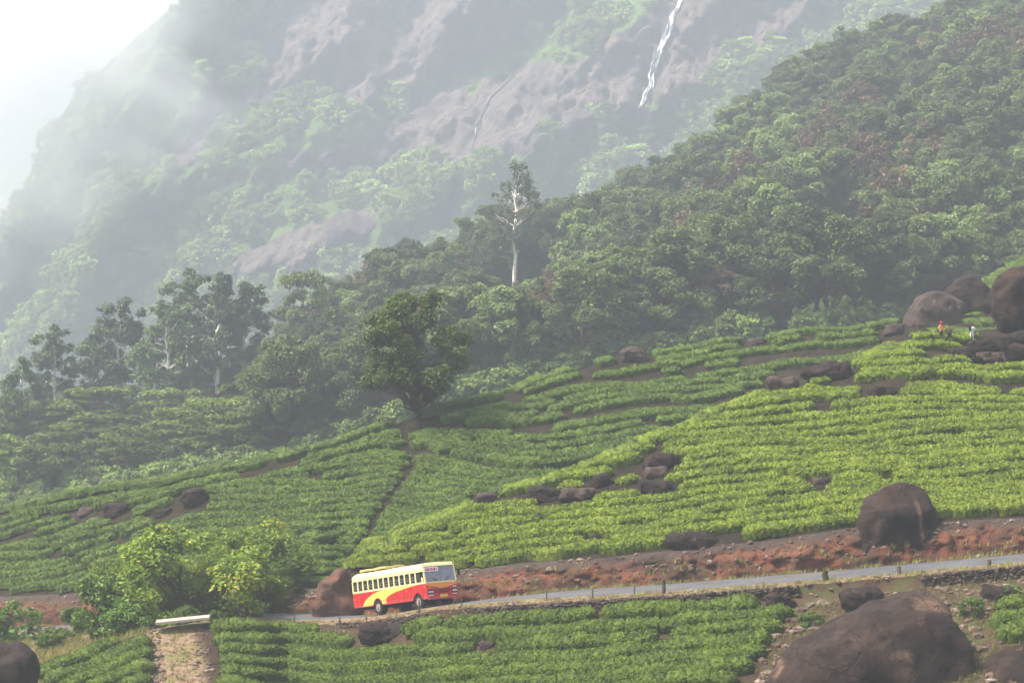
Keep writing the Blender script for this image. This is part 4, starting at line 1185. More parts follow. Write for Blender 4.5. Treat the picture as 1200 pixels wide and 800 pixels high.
# ------------------------------------------------------------------ waterfall
def waterfall(pts=None, nk=9, label='thin white waterfall dropping down the purple cliff', wet=((.36, .38, .40), (.74, .75, .77))):
    pts = pts or [(800, -30, 3.5), (796, 2, 3.6), (788, 20, 3.8), (780, 42, 4.6), (772, 62, 5.2), (766, 82, 5.0), (761, 100, 4.4), (757, 115, 4.0), (751, 124, 3.4), (744, 135, 2.2)]
    n_ = 90
    q = np.array(pts); ti = np.linspace(0, len(q) - 1, n_)
    cu, cv, cw_ = [np.interp(ti, np.arange(len(q)), q[:, i]) for i in range(3)]
    cu = cu + 1.4 * fbm(cv / 9, cv * 0, oct=3, seed=7)
    t = NT('falling_water')
    n = t.noise(t.coord('Object', (.9, .9, .12)), 1.0, 6, .7)
    m = t.done(t.pbsdf(t.ramp(n, [(.3, wet[0]), (.6, wet[1])]), .5, spec=.3))
    root = empty('waterfall', P(pts[-1][0], pts[-1][1], float(mD(np.array(float(pts[-1][0])), np.array(float(pts[-1][1]))))), kind='structure', label=label, category='waterfall')
    rr_ = np.random.default_rng(5)
    for k in range(nk):                                  # strands of water that part and rejoin
        o_ = rr_.uniform(-.75, .75); i0 = 0 if k < 4 else int(rr_.integers(0, 40)); i1 = n_ if k < 3 else int(rr_.integers(60, n_))
        sl = slice(i0, i1); u_ = (cu + cw_ * (o_ * .8 + .45 * fbm(cv / 14, cv * 0 + k, oct=2, seed=70 + k)))[sl]; v_ = cv[sl]
        w_ = (cw_ * np.clip(.13 + .17 * vnoise(v_ if False else cv / 8, cv * 0 + k, seed=80 + k), .03, 1))[sl]
        w_ = w_ * np.sqrt(np.clip(np.minimum(np.arange(len(u_)), len(u_) - np.arange(len(u_))) / 8, .05, 1))
        rows_ = []
        for a in np.linspace(0, 2 * math.pi, 9):
            D = mD(u_, v_) - 4.5 - .6 * k - 1.6 * math.sin(a); x_ = u_ + w_ * math.cos(a)
            rows_.append(np.stack([(x_ - CX) / F * D, D, -(v_ - CY) / F * D], -1))
        A_ = np.stack(rows_, 0) - np.array(root.location)
        link('strand', make_mesh('strand', A_.reshape(-1, 3), grid_faces(9, len(u_)), mats=[m]), root)
waterfall()
waterfall([(604, 84, 1.4), (592, 96, 1.8), (578, 108, 2.0), (566, 126, 1.8), (558, 146, 1.5), (553, 166, 1.2), (548, 192, .8)], 3, 'faint wet streak on the cliff left of the waterfall', ((.26, .26, .28), (.55, .55, .56)))

# ------------------------------------------------------------------ mist against the left shoulder of the mountain
def mist():
    m = bpy.data.materials.new('mist'); m.use_nodes = True
    n, l = m.node_tree.nodes, m.node_tree.links; n.clear()
    o = n.new('ShaderNodeOutputMaterial'); pv = n.new('ShaderNodeVolumePrincipled')
    tc = n.new('ShaderNodeTexCoord')
    nz = n.new('ShaderNodeTexNoise'); nz.inputs['Scale'].default_value = 1.6; nz.inputs['Detail'].default_value = 5; nz.inputs['Roughness'].default_value = .6
    mp = n.new('ShaderNodeMapping'); mp.inputs['Scale'].default_value = (1.0, .8, 1.9)
    l.new(tc.outputs['Object'], mp.inputs[0]); l.new(mp.outputs[0], nz.inputs['Vector'])
    ln = n.new('ShaderNodeVectorMath'); ln.operation = 'LENGTH'; l.new(tc.outputs['Object'], ln.inputs[0])
    def mth(op, a, b):
        x = n.new('ShaderNodeMath'); x.operation = op
        for s_, v_ in ((x.inputs[0], a), (x.inputs[1], b)):
            if isinstance(v_, bpy.types.NodeSocket): l.new(v_, s_)
            else: s_.default_value = v_
        return x.outputs[0]
    # thickest in the middle, torn towards the rim
    f = mth('SUBTRACT', mth('ADD', mth('MULTIPLY', nz.outputs[0], 1.9), -.12), ln.outputs['Value'])
    f = mth('MULTIPLY', mth('MAXIMUM', f, 0.0), .030)
    l.new(f, pv.inputs['Density'])
    pv.inputs['Color'].default_value = (1, 1, 1, 1)
    pv.inputs['Anisotropy'].default_value = 0.0
    l.new(pv.outputs[0], o.inputs['Volume'])
    bm = bmesh.new(); bmesh.ops.create_icosphere(bm, subdivisions=3, radius=1.0)
    me = bpy.data.meshes.new('mist'); bm.to_mesh(me); bm.free(); me.materials.append(m)
    ob = link('mist', me, kind='stuff', label='white mist drifting against the left shoulder of the mountain', category='mist')
    c_ = P(28, 62, 985)
    ob.location = c_; ob.scale = (112, 85, 150); ob.rotation_euler = (0, R(26), 0)
mist()
# ================================================================== built things
def bm_box(bm, c, s, rot=None):
    r_ = bmesh.ops.create_cube(bm, size=1.0)
    vs_ = r_['verts']
    bmesh.ops.scale(bm, vec=s, verts=vs_)
    if rot is not None: bmesh.ops.rotate(bm, cent=(0, 0, 0), matrix=rot, verts=vs_)
    bmesh.ops.translate(bm, vec=c, verts=vs_)
    return vs_
def done(bm, name, mat, parent=None, bevel=0.0, seg=2, smooth=False, **props):
    if bevel: bmesh.ops.bevel(bm, geom=bm.edges[:], offset=bevel, segments=seg, affect='EDGES', profile=.5)
    bmesh.ops.recalc_face_normals(bm, faces=bm.faces[:])
    me = bpy.data.meshes.new(name); bm.to_mesh(me); bm.free()
    me.materials.append(mat)
    if smooth:
        for p_ in me.polygons: p_.use_smooth = True
    return link(name, me, parent, **props)
def boxpart(name, c, s, mat, parent, bevel=0.0, rot=None):
    bm = bmesh.new(); bm_box(bm, c, s, rot); return done(bm, name, mat, parent, bevel)
def prism(poly, axis, a, b, bm=None):
    """polygon (two coordinates) pushed out along an axis from a to b"""
    bm = bm or bmesh.new()
    def co(p_, d):
        return {'y': (p_[0], d, p_[1]), 'x': (d, p_[0], p_[1]), 'z': (p_[0], p_[1], d)}[axis]
    v0 = [bm.verts.new(co(p_, a)) for p_ in poly]; v1 = [bm.verts.new(co(p_, b)) for p_ in poly]
    bm.faces.new(v0); bm.faces.new(v1[::-1])
    for i in range(len(poly)):
        j = (i + 1) % len(poly); bm.faces.new((v0[i], v0[j], v1[j], v1[i]))
    return bm
def cyl(bm, c, r_, h, axis='y', seg=20, r2=None):
    q = bmesh.ops.create_cone(bm, cap_ends=True, segments=seg, radius1=r_, radius2=r2 if r2 is not None else r_, depth=h)
    m_ = {'y': Matrix.Rotation(R(90), 3, 'X'), 'x': Matrix.Rotation(R(90), 3, 'Y'), 'z': Matrix.Identity(3)}[axis]
    bmesh.ops.rotate(bm, cent=(0, 0, 0), matrix=m_, verts=q['verts'])
    bmesh.ops.translate(bm, vec=c, verts=q['verts'])

def m_paint(name, c):
    """coach paint with road dust and mud thrown up along the skirt"""
    t = NT(name); v = t.coord(); n = t.noise(v, 1.4, 6, .65); f = t.noise(v, 9, 5, .7)
    z = t.node('ShaderNodeSeparateXYZ', {'Vector': t.node('ShaderNodeTexCoord').outputs['Object']}).outputs[2]
    low = t.math('MULTIPLY', t.math('SUBTRACT', 1.45, t.math('ADD', z, t.math('MULTIPLY', n, .9))), 1.1, True)
    dust = t.math('ADD', t.math('MULTIPLY', low, .55), t.math('MULTIPLY', t.math('SUBTRACT', f, .5), .35), True)
    return t.done(t.pbsdf(t.mix(dust, t.mix(t.math('MULTIPLY', n, .25), c, tuple(x * .7 for x in c[:3]) + (1,)), lin(150, 116, 92)), t.math('ADD', .35, t.math('MULTIPLY', dust, .5)), spec=.45))
M['bus_red'] = m_paint('bus_red_paint', lin(196, 40, 44))
M['bus_cream'] = m_plain('bus_cream_paint', lin(234, 221, 162), .42, .45, .06, 1.1)
M['bus_yellow'] = m_paint('bus_yellow_paint', lin(238, 204, 100))
M['bus_orange'] = m_plain('bus_orange_paint', lin(236, 148, 66), .4, .45, .06, 1.1)
M['glass'] = m_plain('bus_glass', lin(52, 54, 56), .08, .8, .15, 2)
M['windscreen'] = m_plain('windscreen_glass', lin(122, 126, 132), .08, .9, .35, 1.6)  # reflections painted into the glass colour as a pale mottled grey
M['dark'] = m_plain('bus_dark_trim', lin(36, 33, 32), .8, .2, .2)
M['rubber'] = m_plain('tyre_rubber', lin(48, 45, 43), .9, .15, .25, 5)
M['rim'] = m_plain('wheel_rim', lin(150, 140, 128), .6, .4, .25, 4)
M['white'] = m_plain('white_board', lin(226, 222, 226), .6, .3, .04)
M['board_red'] = m_plain('board_red', lin(176, 60, 70), .6, .3, .1)
M['plate'] = m_plain('number_plate', lin(236, 176, 60), .5, .3, .05)
M['lamp'] = m_plain('lamp_lens', lin(224, 220, 214), .15, .7, .05)
M['amber'] = m_plain('amber_lens', lin(240, 130, 50), .2, .6, .05)
M['canvas'] = m_plain('canvas', lin(188, 170, 110), .95, .1, .25, 2)
M['seat'] = m_plain('seat_cover', lin(110, 74, 58), .9, .1, .2)
M['skin'] = m_plain('skin', lin(120, 82, 62), .6, .3, .08)
M['hair'] = m_plain('hair', lin(24, 20, 18), .7, .3, .1)

def bus():
    # --- stand it on the road: heading from the axle positions
    uc = 478.0
    i = int(np.argmin(np.abs(US - uc)))
    YAW = R(-54)
    hx, hy = math.cos(YAW), math.sin(YAW)
    def road_z(x, y):
        j = int(np.argmin((C[:, 0] - x) ** 2 + (C[:, 1] - y) ** 2)); return C[j, 2]
    c0 = C[i]
    zr = road_z(c0[0] + hx * -2.6, c0[1] + hy * -2.6); zf = road_z(c0[0] + hx * 2.7, c0[1] + hy * 2.7)
    pitch = math.atan2(zf - zr, 5.3); print('bus pitch', math.degrees(pitch))
    root = empty('bus', (c0[0] - .35 * hy * 0, c0[1], (zr + zf) / 2 + .06), label='red and cream passenger bus climbing the hill road', category='bus')
    root.scale = (1.05,) * 3
    root.rotation_euler = (Matrix.Rotation(YAW, 3, 'Z') @ Matrix.Rotation(-pitch, 3, 'Y')).to_euler()
    B0 = .62                                              # skirt height
    XR, XF = -4.75, 4.72
    RA, FA = -1.55, 3.55                                  # axles
    W = 1.25
    # lower body with wheel arches cut in the skirt line
    def arch(xc, r_=.62):
        return [(xc + r_ * math.cos(a), .52 + r_ * math.sin(a)) for a in np.linspace(math.pi - .16, .16, 9)]
    side = [(XR, .66)] + arch(RA) + arch(FA) + [(XF - .02, .62), (XF + .02, 1.2), (XF - .03, 1.66), (XR, 1.66)]
    bm = prism(side, 'y', -W, W)
    lower = done(bm, 'lower_body', M['bus_red'], root, .03)
    # belt, roof, pillars
    belt = done(prism([(XR + .005, 1.66), (XF - .06, 1.66), (XF - .075, 1.78), (XR + .01, 1.78)], 'y', -W + .002, W - .002), 'belt_panel', M['bus_cream'], root, .008)
    roofp = [(-W + .005, 2.46), (-W + .005, 2.74), (-W + .12, 2.93), (-W + .4, 3.04), (-.4, 3.09), (.4, 3.09), (W - .4, 3.04), (W - .12, 2.93), (W - .005, 2.74), (W - .005, 2.46)]
    bm = prism(roofp, 'x', XR + .02, XF - .34)
    for v_ in bm.verts:
        if v_.co.x > 4 and v_.co.z > 2.9: v_.co.x -= .16; v_.co.z -= .03
        if v_.co.x < -4 and v_.co.z > 2.9: v_.co.x += .12; v_.co.z -= .03
    roof = done(bm, 'roof', M['bus_cream'], root, .02)
    nwin = 12
    x0, x1 = XR + .03, 3.42
    pitchw = (x1 - x0) / nwin
    for sd in (-1, 1):
        for k in range(nwin + 1):
            boxpart('pillar', (x0 + k * pitchw + .03, sd * (W - .035), 2.12), (.13, .06, .70), M['bus_cream'], root)
        for k in range(nwin):
            xc = x0 + (k + .5) * pitchw + .03
            wdw = boxpart('window', (xc, sd * (W - .10), 2.12), (pitchw - .1, .012, .70), M['glass'], root)
            boxpart('window_rail', (xc, sd * (W - .07), 1.99), (pitchw - .11, .02, .025), M['rim'], wdw)
            boxpart('window_rail', (xc, sd * (W - .07), 2.14), (pitchw - .11, .02, .02), M['rim'], wdw)
        # cab window, quarter post
        boxpart('cab_window', (3.86, sd * (W - .10), 2.10), (.70, .012, .74), M['glass'], root)
        bm = prism([(4.20, 1.78), (4.36, 1.78), (4.26, 2.46), (4.14, 2.46)], 'y', sd * (W - .065), sd * (W - .005)); done(bm, 'corner_post', M['bus_cream'], root)
    # interior: dark core and seat backs behind the glass
    boxpart('cabin', (-.35, 0, 2.12), (8.5, 1.9, .66), M['dark'], root)
    boxpart('rear_wall', (XR + .06, 0, 2.12), (.08, 2.44, .70), M['bus_cream'], root)
    # --- windscreen
    q = [(4.46, 1.77), (4.70, 1.74), (4.46, 2.78), (4.30, 2.78)]
    for sd in (-1, 1):
        ya, yb = (-W + .06, -.012) if sd < 0 else (.012, W - .06)
        done(prism([(4.50, 1.76), (4.665, 1.76), (4.46, 2.80), (4.32, 2.80)], 'y', ya, yb), 'windscreen', M['windscreen'], root, .012)
    for yy in (-W + .035, W - .035):
        done(prism([(4.50, 1.74), (4.69, 1.74), (4.48, 2.86), (4.32, 2.86)], 'y', yy - .035, yy + .035), 'windscreen_post', M['bus_cream'], root)
    done(prism([(4.20, 2.78), (4.50, 2.78), (4.42, 2.98), (4.20, 3.02)], 'y', -W + .04, W - .04), 'front_header', M['bus_cream'], root, .02)
    # destination board behind the top of the driver's pane, with its red lettering
    tl = math.atan2(.205, 1.04)
    rt = Matrix.Rotation(-tl, 3, 'Y')
    bd = boxpart('destination_board', (4.535, -.62, 2.585), (.02, 1.10, .30), M['white'], root, rot=rt)
    glyph = [(-.42, .13), (-.30, .05), (-.22, .10), (-.08, .06), (.02, .12), (.16, .05), (.25, .13), (.40, .06)]
    for gx_, gw in glyph:
        boxpart('letter_stroke', (4.552, -.62 + gx_, 2.595), (.012, gw * .8, .16), M['board_red'], bd, rot=rt)
        boxpart('letter_stroke', (4.552, -.60 + gx_, 2.52), (.012, gw * .9, .035), M['board_red'], bd, rot=rt)
    for sd in (-1, 1):
        w_ = boxpart('wiper', (4.67, sd * .55, 1.95), (.02, .5, .025), M['dark'], root, rot=Matrix.Rotation(sd * .5, 3, 'X'))
        w_.location = (0, 0, 0)
    # --- front panel: orange chevron, grille, lamps, plate, bumper
    xf = XF + .012
    bm = prism([(-1.22, 1.66), (1.22, 1.66), (1.22, 1.50), (.2, 1.32), (0, 1.28), (-.2, 1.32), (-1.22, 1.50)], 'x', XF - .02, xf + .01)
    done(bm, 'chevron_band', M['bus_orange'], root)
    done(prism([(-.75, 1.24), (.75, 1.24), (.45, .98), (-.45, .98)], 'x', XF - .02, xf + .012), 'grille', M['dark'], root)
    for k in range(4): boxpart('grille_bar', (xf + .018, 0, 1.02 + .06 * k), (.015, .95 + .12 * k, .02), M['bus_red'], root)
    for sd in (-1, 1):
        h = boxpart('headlight', (xf + .005, sd * .96, 1.08), (.03, .40, .30), M['dark'], root, .01)
        for dy in (-.09, .09):
            bm = bmesh.new(); cyl(bm, (xf + .03, sd * .96 + dy, 1.08), .075, .03, 'x'); done(bm, 'lamp', M['lamp'], h)
        boxpart('indicator_lamp', (xf + .005, sd * 1.0, 1.34), (.03, .26, .07), M['amber'] if sd < 0 else M['lamp'], root, .008)
        boxpart('fog_strip', (xf + .012, sd * .96, .86), (.03, .42, .06), M['white'], root)
    boxpart('bumper', (XF + .05, 0, .66), (.12, 2.46, .22), M['bus_red'], root, .03)
    boxpart('number_plate', (XF + .125, 0.0, .78), (.015, .62, .20), M['plate'], root)
    for sd in (-1, 1):
        bm = bmesh.new(); bm_box(bm, (4.62, sd * 1.50, 2.28), (.06, .22, .38)); mo = done(bm, 'mirror', M['dark'], root, .015)
        bm = bmesh.new(); bm_box(bm, (4.52, sd * 1.36, 2.42), (.04, .30, .04)); done(bm, 'mirror_arm', M['dark'], mo)
    # --- livery on both sides
    L_, z0_, z1_ = XF - XR, .70, 1.66
    def sp(a, h): return (XR + a * L_, z0_ + h * (z1_ - z0_))
    outer = [(.13, 0), (.145, .2), (.175, .42), (.22, .62), (.28, .80), (.35, .93), (.42, 1.0)]
    inner = [(.90, 1.0), (.80, .93), (.70, .83), (.60, .72), (.53, .60), (.475, .45), (.455, .28), (.455, .12), (.465, 0)]
    arcs = [(RA + .64 * math.cos(a), .52 + .64 * math.sin(a)) for a in np.linspace(.30, math.pi - .30, 9)]
    poly = [sp(*q_) for q_ in outer + inner] + arcs
    for sd in (-1, 1):
        done(prism(poly, 'y', sd * (W - .01), sd * (W + .008)), 'livery_sweep', M['bus_yellow'], root)
        for (xx, zz, s_, mt_) in ((XR + .25, 1.25, .12, 'amber'), (XR + .25, .95, .10, 'amber'), (.35, 1.0, .10, 'dark'), (2.2, 1.36, .09, 'amber'), (4.45, 1.45, .1, 'amber')):
            boxpart('side_marker', (xx, sd * (W + .006), zz), (s_, .014, s_), M[mt_], root)
        for xx in (-3.6, -2.5, -.5, .9, 1.9, 2.75, 4.25): boxpart('panel_seam', (xx, sd * (W + .009), 1.2), (.018, .006, .86), M['dark'], root)
        boxpart('skirt_rail', (.95, sd * (W + .004), .95), (3.9, .012, .03), M['bus_red'], root)
    # --- underside, wheels
    boxpart('chassis', (-.2, 0, .60), (8.6, 1.3, .22), M['dark'], root)
    boxpart('fuel_tank', (.55, -.75, .50), (1.1, .55, .42), M['dark'], root, .05)
    boxpart('battery_box', (1.9, .75, .50), (.9, .5, .40), M['dark'], root, .03)
    def wheel(x, y, wd):
        bm = bmesh.new(); cyl(bm, (x, y, .50), .50, wd, 'y', 28); w_ = done(bm, 'wheel', M['rubber'], root, .035)
        s_ = -1 if y < 0 else 1
        bm = bmesh.new(); cyl(bm, (x, y + s_ * (wd / 2 - .02), .50), .27, .07, 'y', 22); rm = done(bm, 'rim', M['rim'], w_, .015)
        bm = bmesh.new(); cyl(bm, (x, y + s_ * (wd / 2 + .02), .50), .11, .10, 'y', 14); done(bm, 'hub', M['rim'], w_, .01)
    for sd in (-1, 1):
        wheel(FA, sd * 1.08, .27); wheel(RA, sd * 1.0, .48)
    for xa in (RA, FA): boxpart('axle', (xa, 0, .50), (.14, 2.0, .14), M['dark'], root)
    # --- luggage under canvas on the roof rack: a load of its own
    ld = empty('roof_load', root.location, label='long tan canvas covered load on the bus roof', category='luggage')
    ld.rotation_euler = root.rotation_euler; ld.scale = root.scale
    bm = bmesh.new(); bm_box(bm, (-2.4, -.1, 3.16), (3.6, 1.5, .16)); bmesh.ops.subdivide_edges(bm, edges=bm.edges[:], cuts=5, use_grid_fill=True)
    for v_ in bm.verts:
        n_ = float(fbm(v_.co.x * 1.3, v_.co.y * 1.3, v_.co.z, oct=3, seed=4)); v_.co.z += .07 * n_; v_.co.y *= 1 - .25 * max(0, (v_.co.z - 3.2) * 3); v_.co.x += .03 * n_
    done(bm, 'canvas_sheet', M['canvas'], ld, smooth=True)
    for xx in (-3.7, -2.4, -1.1): boxpart('rack_bar', (xx, 0, 3.095), (.05, 2.0, .03), M['dark'], ld)
    return root
bus()

# ------------------------------------------------------------------ walkers
def person(u, v, D, h, label, shirt, trousers, face, arm=0.0, cap=None):
    x = (u - CX) / F * D
    z = ground_z(x, D, 40)
    root = empty('person', (x, D, z), (0, 0, face), label=label, category='person', group='walkers on the crest path')
    J = {'pel': (0, 0, .93), 'wst': (0, .0, 1.10), 'chs': (0, 0, 1.32), 'nck': (0, 0, 1.47), 'hdb': (0, -.01, 1.55), 'hdm': (0, -.015, 1.64), 'hdt': (0, -.01, 1.73)}
    Rr = {'pel': .135, 'wst': .125, 'chs': .15, 'nck': .055, 'hdb': .07, 'hdm': .095, 'hdt': .07}
    E = [('pel', 'wst'), ('wst', 'chs'), ('chs', 'nck'), ('nck', 'hdb'), ('hdb', 'hdm'), ('hdm', 'hdt')]
    for s_, nm in ((-1, 'l'), (1, 'r')):
        st_ = .10 * s_
        for k, p_, r_ in (('hip', (s_ * .10, 0, .86), .10), ('kne', (s_ * .11, -.02 + st_ * .5, .48), .068), ('ank', (s_ * .11, .02 + st_ * 1.2, .09), .048), ('toe', (s_ * .12, -.15 + st_ * 1.2, .04), .04),
                          ('shd', (s_ * .20, 0, 1.40), .065), ('elb', (s_ * (.27 + arm * .1), .02 - arm * .12, 1.12 + arm * .05), .045), ('wri', (s_ * (.27 - arm * .08), -.08 - arm * .18, .90 + arm * .25), .033), ('hnd', (s_ * (.26 - arm * .1), -.11 - arm * .22, .82 + arm * .27), .036)):
            J[k + nm] = p_; Rr[k + nm] = r_
        E += [('pel', 'hip' + nm), ('hip' + nm, 'kne' + nm), ('kne' + nm, 'ank' + nm), ('ank' + nm, 'toe' + nm), ('chs', 'shd' + nm), ('shd' + nm, 'elb' + nm), ('elb' + nm, 'wri' + nm), ('wri' + nm, 'hnd' + nm)]
    ks = list(J); sc = h / 1.75
    me = bpy.data.meshes.new('body')
    me.from_pydata([tuple(c_ * sc for c_ in J[k]) for k in ks], [(ks.index(a), ks.index(b)) for a, b in E], [])
    ob = bpy.data.objects.new('body', me); col.objects.link(ob)
    md = ob.modifiers.new('skin', 'SKIN'); md.use_smooth_shade = True
    for k_, sv in zip(ks, me.skin_vertices[0].data): sv.radius = (Rr[k_] * sc,) * 2
    me.skin_vertices[0].data[0].use_root = True
    ob.modifiers.new('sub', 'SUBSURF').levels = 2
    dg = bpy.context.evaluated_depsgraph_get()
    m2 = bpy.data.meshes.new_from_object(ob.evaluated_get(dg)); m2.name = 'body'
    bpy.data.objects.remove(ob)
    for m_ in (M['skin'], shirt, trousers, M['dark']): m2.materials.append(m_)
    for p_ in m2.polygons:
        c_ = p_.center / sc; p_.use_smooth = True
        arm_ = abs(c_.x) > .19 and c_.z > .75
        p_.material_index = 3 if c_.z < .08 else 0 if c_.z > 1.46 or (arm_ and c_.z < 1.12) else 1 if c_.z > .95 or arm_ else 2
    link('body', m2, root)
    bm = bmesh.new(); bmesh.ops.create_uvsphere(bm, u_segments=14, v_segments=10, radius=1)
    for v_ in bm.verts:
        v_.co = Vector((v_.co.x * .098, v_.co.y * .108 + .012, max(v_.co.z, -.2) * .105 + 1.685)) * sc
    done(bm, 'cap' if cap else 'hair', cap or M['hair'], root, smooth=True)
    if cap:
        bm = bmesh.new(); bm_box(bm, (0, -.13 * sc, 1.69 * sc), (.15 * sc, .12 * sc, .015 * sc)); done(bm, 'cap_peak', cap, root, .004)
    bm = bmesh.new(); cyl(bm, (0, -.108 * sc, 1.63 * sc), .016 * sc, .03 * sc, 'y', 8); done(bm, 'nose', M['skin'], root)
    return root
c_or = m_plain('cloth_orange', lin(226, 150, 84), .9, .1, .08); c_dk = m_plain('cloth_dark', lin(46, 44, 48), .9, .1, .1)
c_gr = m_plain('cloth_grey_brown', lin(92, 80, 72), .9, .1, .1); c_wh = m_plain('cloth_white', lin(226, 226, 226), .9, .1, .04); c_rd = m_plain('cloth_red', lin(206, 70, 92), .9, .1, .06)
person(1103, 391, 176.5, 1.72, 'walker in orange shirt, dark trousers and red headwear', c_or, c_dk, .5, .8, c_rd)
person(1112.5, 391, 176.5, 1.68, 'walker in dark clothes beside the one in orange', c_gr, c_dk, -.6, 1.0)
pw = person(1139, 387, 177.2, 1.70, 'walker all in white carrying a dark backpack', c_wh, c_wh, 2.6, .4)
bp = boxpart('backpack', (0, 0, 0), (.30, .18, .42), c_dk, None, .05)
bp.location = pw.location + Vector((-.19, -.06, 1.28)); bp.rotation_euler = (0, 0, 1.1)
bp['label'] = 'dark backpack on the back of the walker in white'; bp['category'] = 'backpack'

# ------------------------------------------------------------------ roadside posts, slab
M['post'] = m_plain('weathered_post', lin(92, 82, 72), .95, .1, .3, 6); M['concrete'] = m_plain('concrete', lin(178, 166, 150), .95, .1, .15, 1.5)
M['post_moss'] = m_plain('mossy_stone', lin(70, 72, 48), .95, .1, .4, 5)
def post(u, off, h, w, label, mat, tilt=0.0):
    i = int(np.argmin(np.abs(US - u)))
    p_ = C[i].copy(); p_[:2] += NRM[i] * off
    bm = bmesh.new()
    q = bmesh.ops.create_cone(bm, cap_ends=True, segments=9, radius1=w * .56, radius2=w * .44, depth=h + .4)
    bmesh.ops.translate(bm, vec=(0, 0, h / 2 - .2), verts=q['verts'])
    bmesh.ops.subdivide_edges(bm, edges=[e for e in bm.edges if abs(e.verts[0].co.z - e.verts[1].co.z) > .1], cuts=3)
    for v_ in bm.verts: v_.co.x += w * .14 * float(vnoise(v_.co.z * 3, u, seed=3)); v_.co.y += w * .14 * float(vnoise(v_.co.z * 3 + 9, u, seed=3))
    o = done(bm, 'roadside_post', M[mat], None, label=label, category='post', group='posts along the road')
    o.location = (p_[0], p_[1], ground_z(p_[0], p_[1], 40)); o.rotation_euler = (0, tilt, u)
post(330, -3.0, .62, .09, 'leaning thin stake at the left start of the road', 'post', -.22)
post(384, -3.1, .62, .10, 'thin stake left of the bus, nearest the rear', 'post', .05)
post(446, -3.4, .8, .12, 'thin stake in front of the rear wheel of the bus', 'post', .03)
post(476, -3.4, .8, .11, 'thin stake in front of the middle of the bus', 'post', -.04)
post(533, -3.2, .95, .10, 'pale topped thin stake by the front bumper of the bus', 'post', .02)
post(572, -3.2, .7, .09, 'thin stake on the verge just ahead of the bus', 'post', .03)
post(658, -3.2, .7, .09, 'thin stake midway between bus and dark stone post', 'post', -.05)
post(704, -3.2, .75, .09, 'thin stake left of the dark stone post', 'post', .02)
post(751, -3.2, .75, .09, 'thin stake next to the dark stone post', 'post', -.03)
post(784, -3.1, .95, .26, 'stout dark stone post on the verge', 'post', .02)
post(963, -2.9, .62, .42, 'squat mossy stone marker on the verge', 'post_moss', .05)
post(1048, -3.0, .55, .30, 'dark stub of stone on the verge above the dome boulder', 'post', -.1)
post(1152, -2.9, .5, .28, 'small dark stub on the verge near the right edge', 'post', .06)
cs = P(214, 727, 149.6)
bm = bmesh.new(); bm_box(bm, (0, 0, 0), (3.9, 1.5, .20))
o = done(bm, 'concrete_slab', M['concrete'], None, .02, label='pale concrete slab across the head of the dirt track', category='slab')
o.location = cs + Vector((0, .2, .05)); o.rotation_euler = (0, R(-5), R(6))

# ------------------------------------------------------------------ rubble, dry stone walls, grass
def stones(n, place, smin, smax, seed, squash=.75):
    r = np.random.default_rng(seed)
    bm = bmesh.new(); bmesh.ops.create_icosphere(bm, subdivisions=1, radius=1)
    d = np.array([v_.co[:] for v_ in bm.verts]); fc = np.array([[v_.index for v_ in f_.verts] for f_ in bm.faces]); bm.free()
    V, T_, k = [], [], 0
    for i in range(n):
        p_ = place(r)
        if p_ is None: continue
        s_ = smin * (smax / smin) ** (r.random() ** 1.8)
        q = d * (1 + r.normal(0, .16, d.shape)) * s_ * np.array([r.uniform(.8, 1.4), r.uniform(.8, 1.2), squash * r.uniform(.7, 1.1)])
        a = r.uniform(0, 6.28); q = np.stack([q[:, 0] * math.cos(a) - q[:, 1] * math.sin(a), q[:, 0] * math.sin(a) + q[:, 1] * math.cos(a), q[:, 2]], -1)
        V.append(q + np.array(p_)); T_.append(fc + k * len(d)); k += 1
    return np.concatenate(V), np.concatenate(T_)
def road_pt(u, off, zoff=0.0):
    x = np.interp(u, US, C[:, 0]) + np.interp(u, US, NRM[:, 0]) * off
    y = np.interp(u, US, C[:, 1]) + np.interp(u, US, NRM[:, 1]) * off
    return (x, y, ground_z(x, y, 40) + zoff)
def bank_pt(r):
    u = r.uniform(-40, 1250); i = int(np.clip(np.searchsorted(uF, u), 0, len(uF) - 1)); q = r.random() ** .7
    x = RF[i, 0] + (B[i, 0] - RF[i, 0]) * q; y = RF[i, 1] + (B[i, 1] - RF[i, 1]) * q
    return (x, y, ground_z(x, y, 40))
t = NT('rubble_stone'); v = t.coord(); n = t.noise(v, .9, 5, .7)
M['rubble'] = t.done(t.pbsdf(t.ramp(n, [(.3, lin(66, 54, 48)), (.5, lin(104, 86, 74)), (.62, lin(140, 122, 108)), (.75, lin(186, 172, 158))]), .95, spec=.15, normal=t.bump(t.noise(v, 8, 4), .6, .05)))
V, T_ = stones(900, bank_pt, .05, .26, 1)
link('bank_stones', make_mesh('bank_stones', V, tris=T_, mats=[M['rubble']], smooth=False), kind='stuff', label='loose stones stuck in the red earth bank', category='stones')
V, T_ = stones(800, lambda r: road_pt(r.uniform(290, 1250), -HW - .2 - 2.4 * r.random()), .04, .22, 2)
link('verge_stones', make_mesh('verge_stones', V, tris=T_, mats=[M['rubble']], smooth=False), kind='stuff', label='loose stones strewn along the road verge', category='stones')
def rub_pt(r):
    u, D = r.uniform(885, 1262), r.uniform(116, 131); x = (u - CX) / F * D
    return (x, D, ground_z(x, D, 40))
V, T_ = stones(1500, rub_pt, .06, .42, 3)
link('rubble', make_mesh('rubble', V, tris=T_, mats=[M['rubble']], smooth=False), kind='stuff', label='stony rubble round the huge dome boulder', category='stones')
def left_pt(r):
    u, v_ = r.uniform(288, 372), r.uniform(672, 712); p_ = at(u, v_); return p_[:]
V, T_ = stones(260, left_pt, .06, .40, 4)
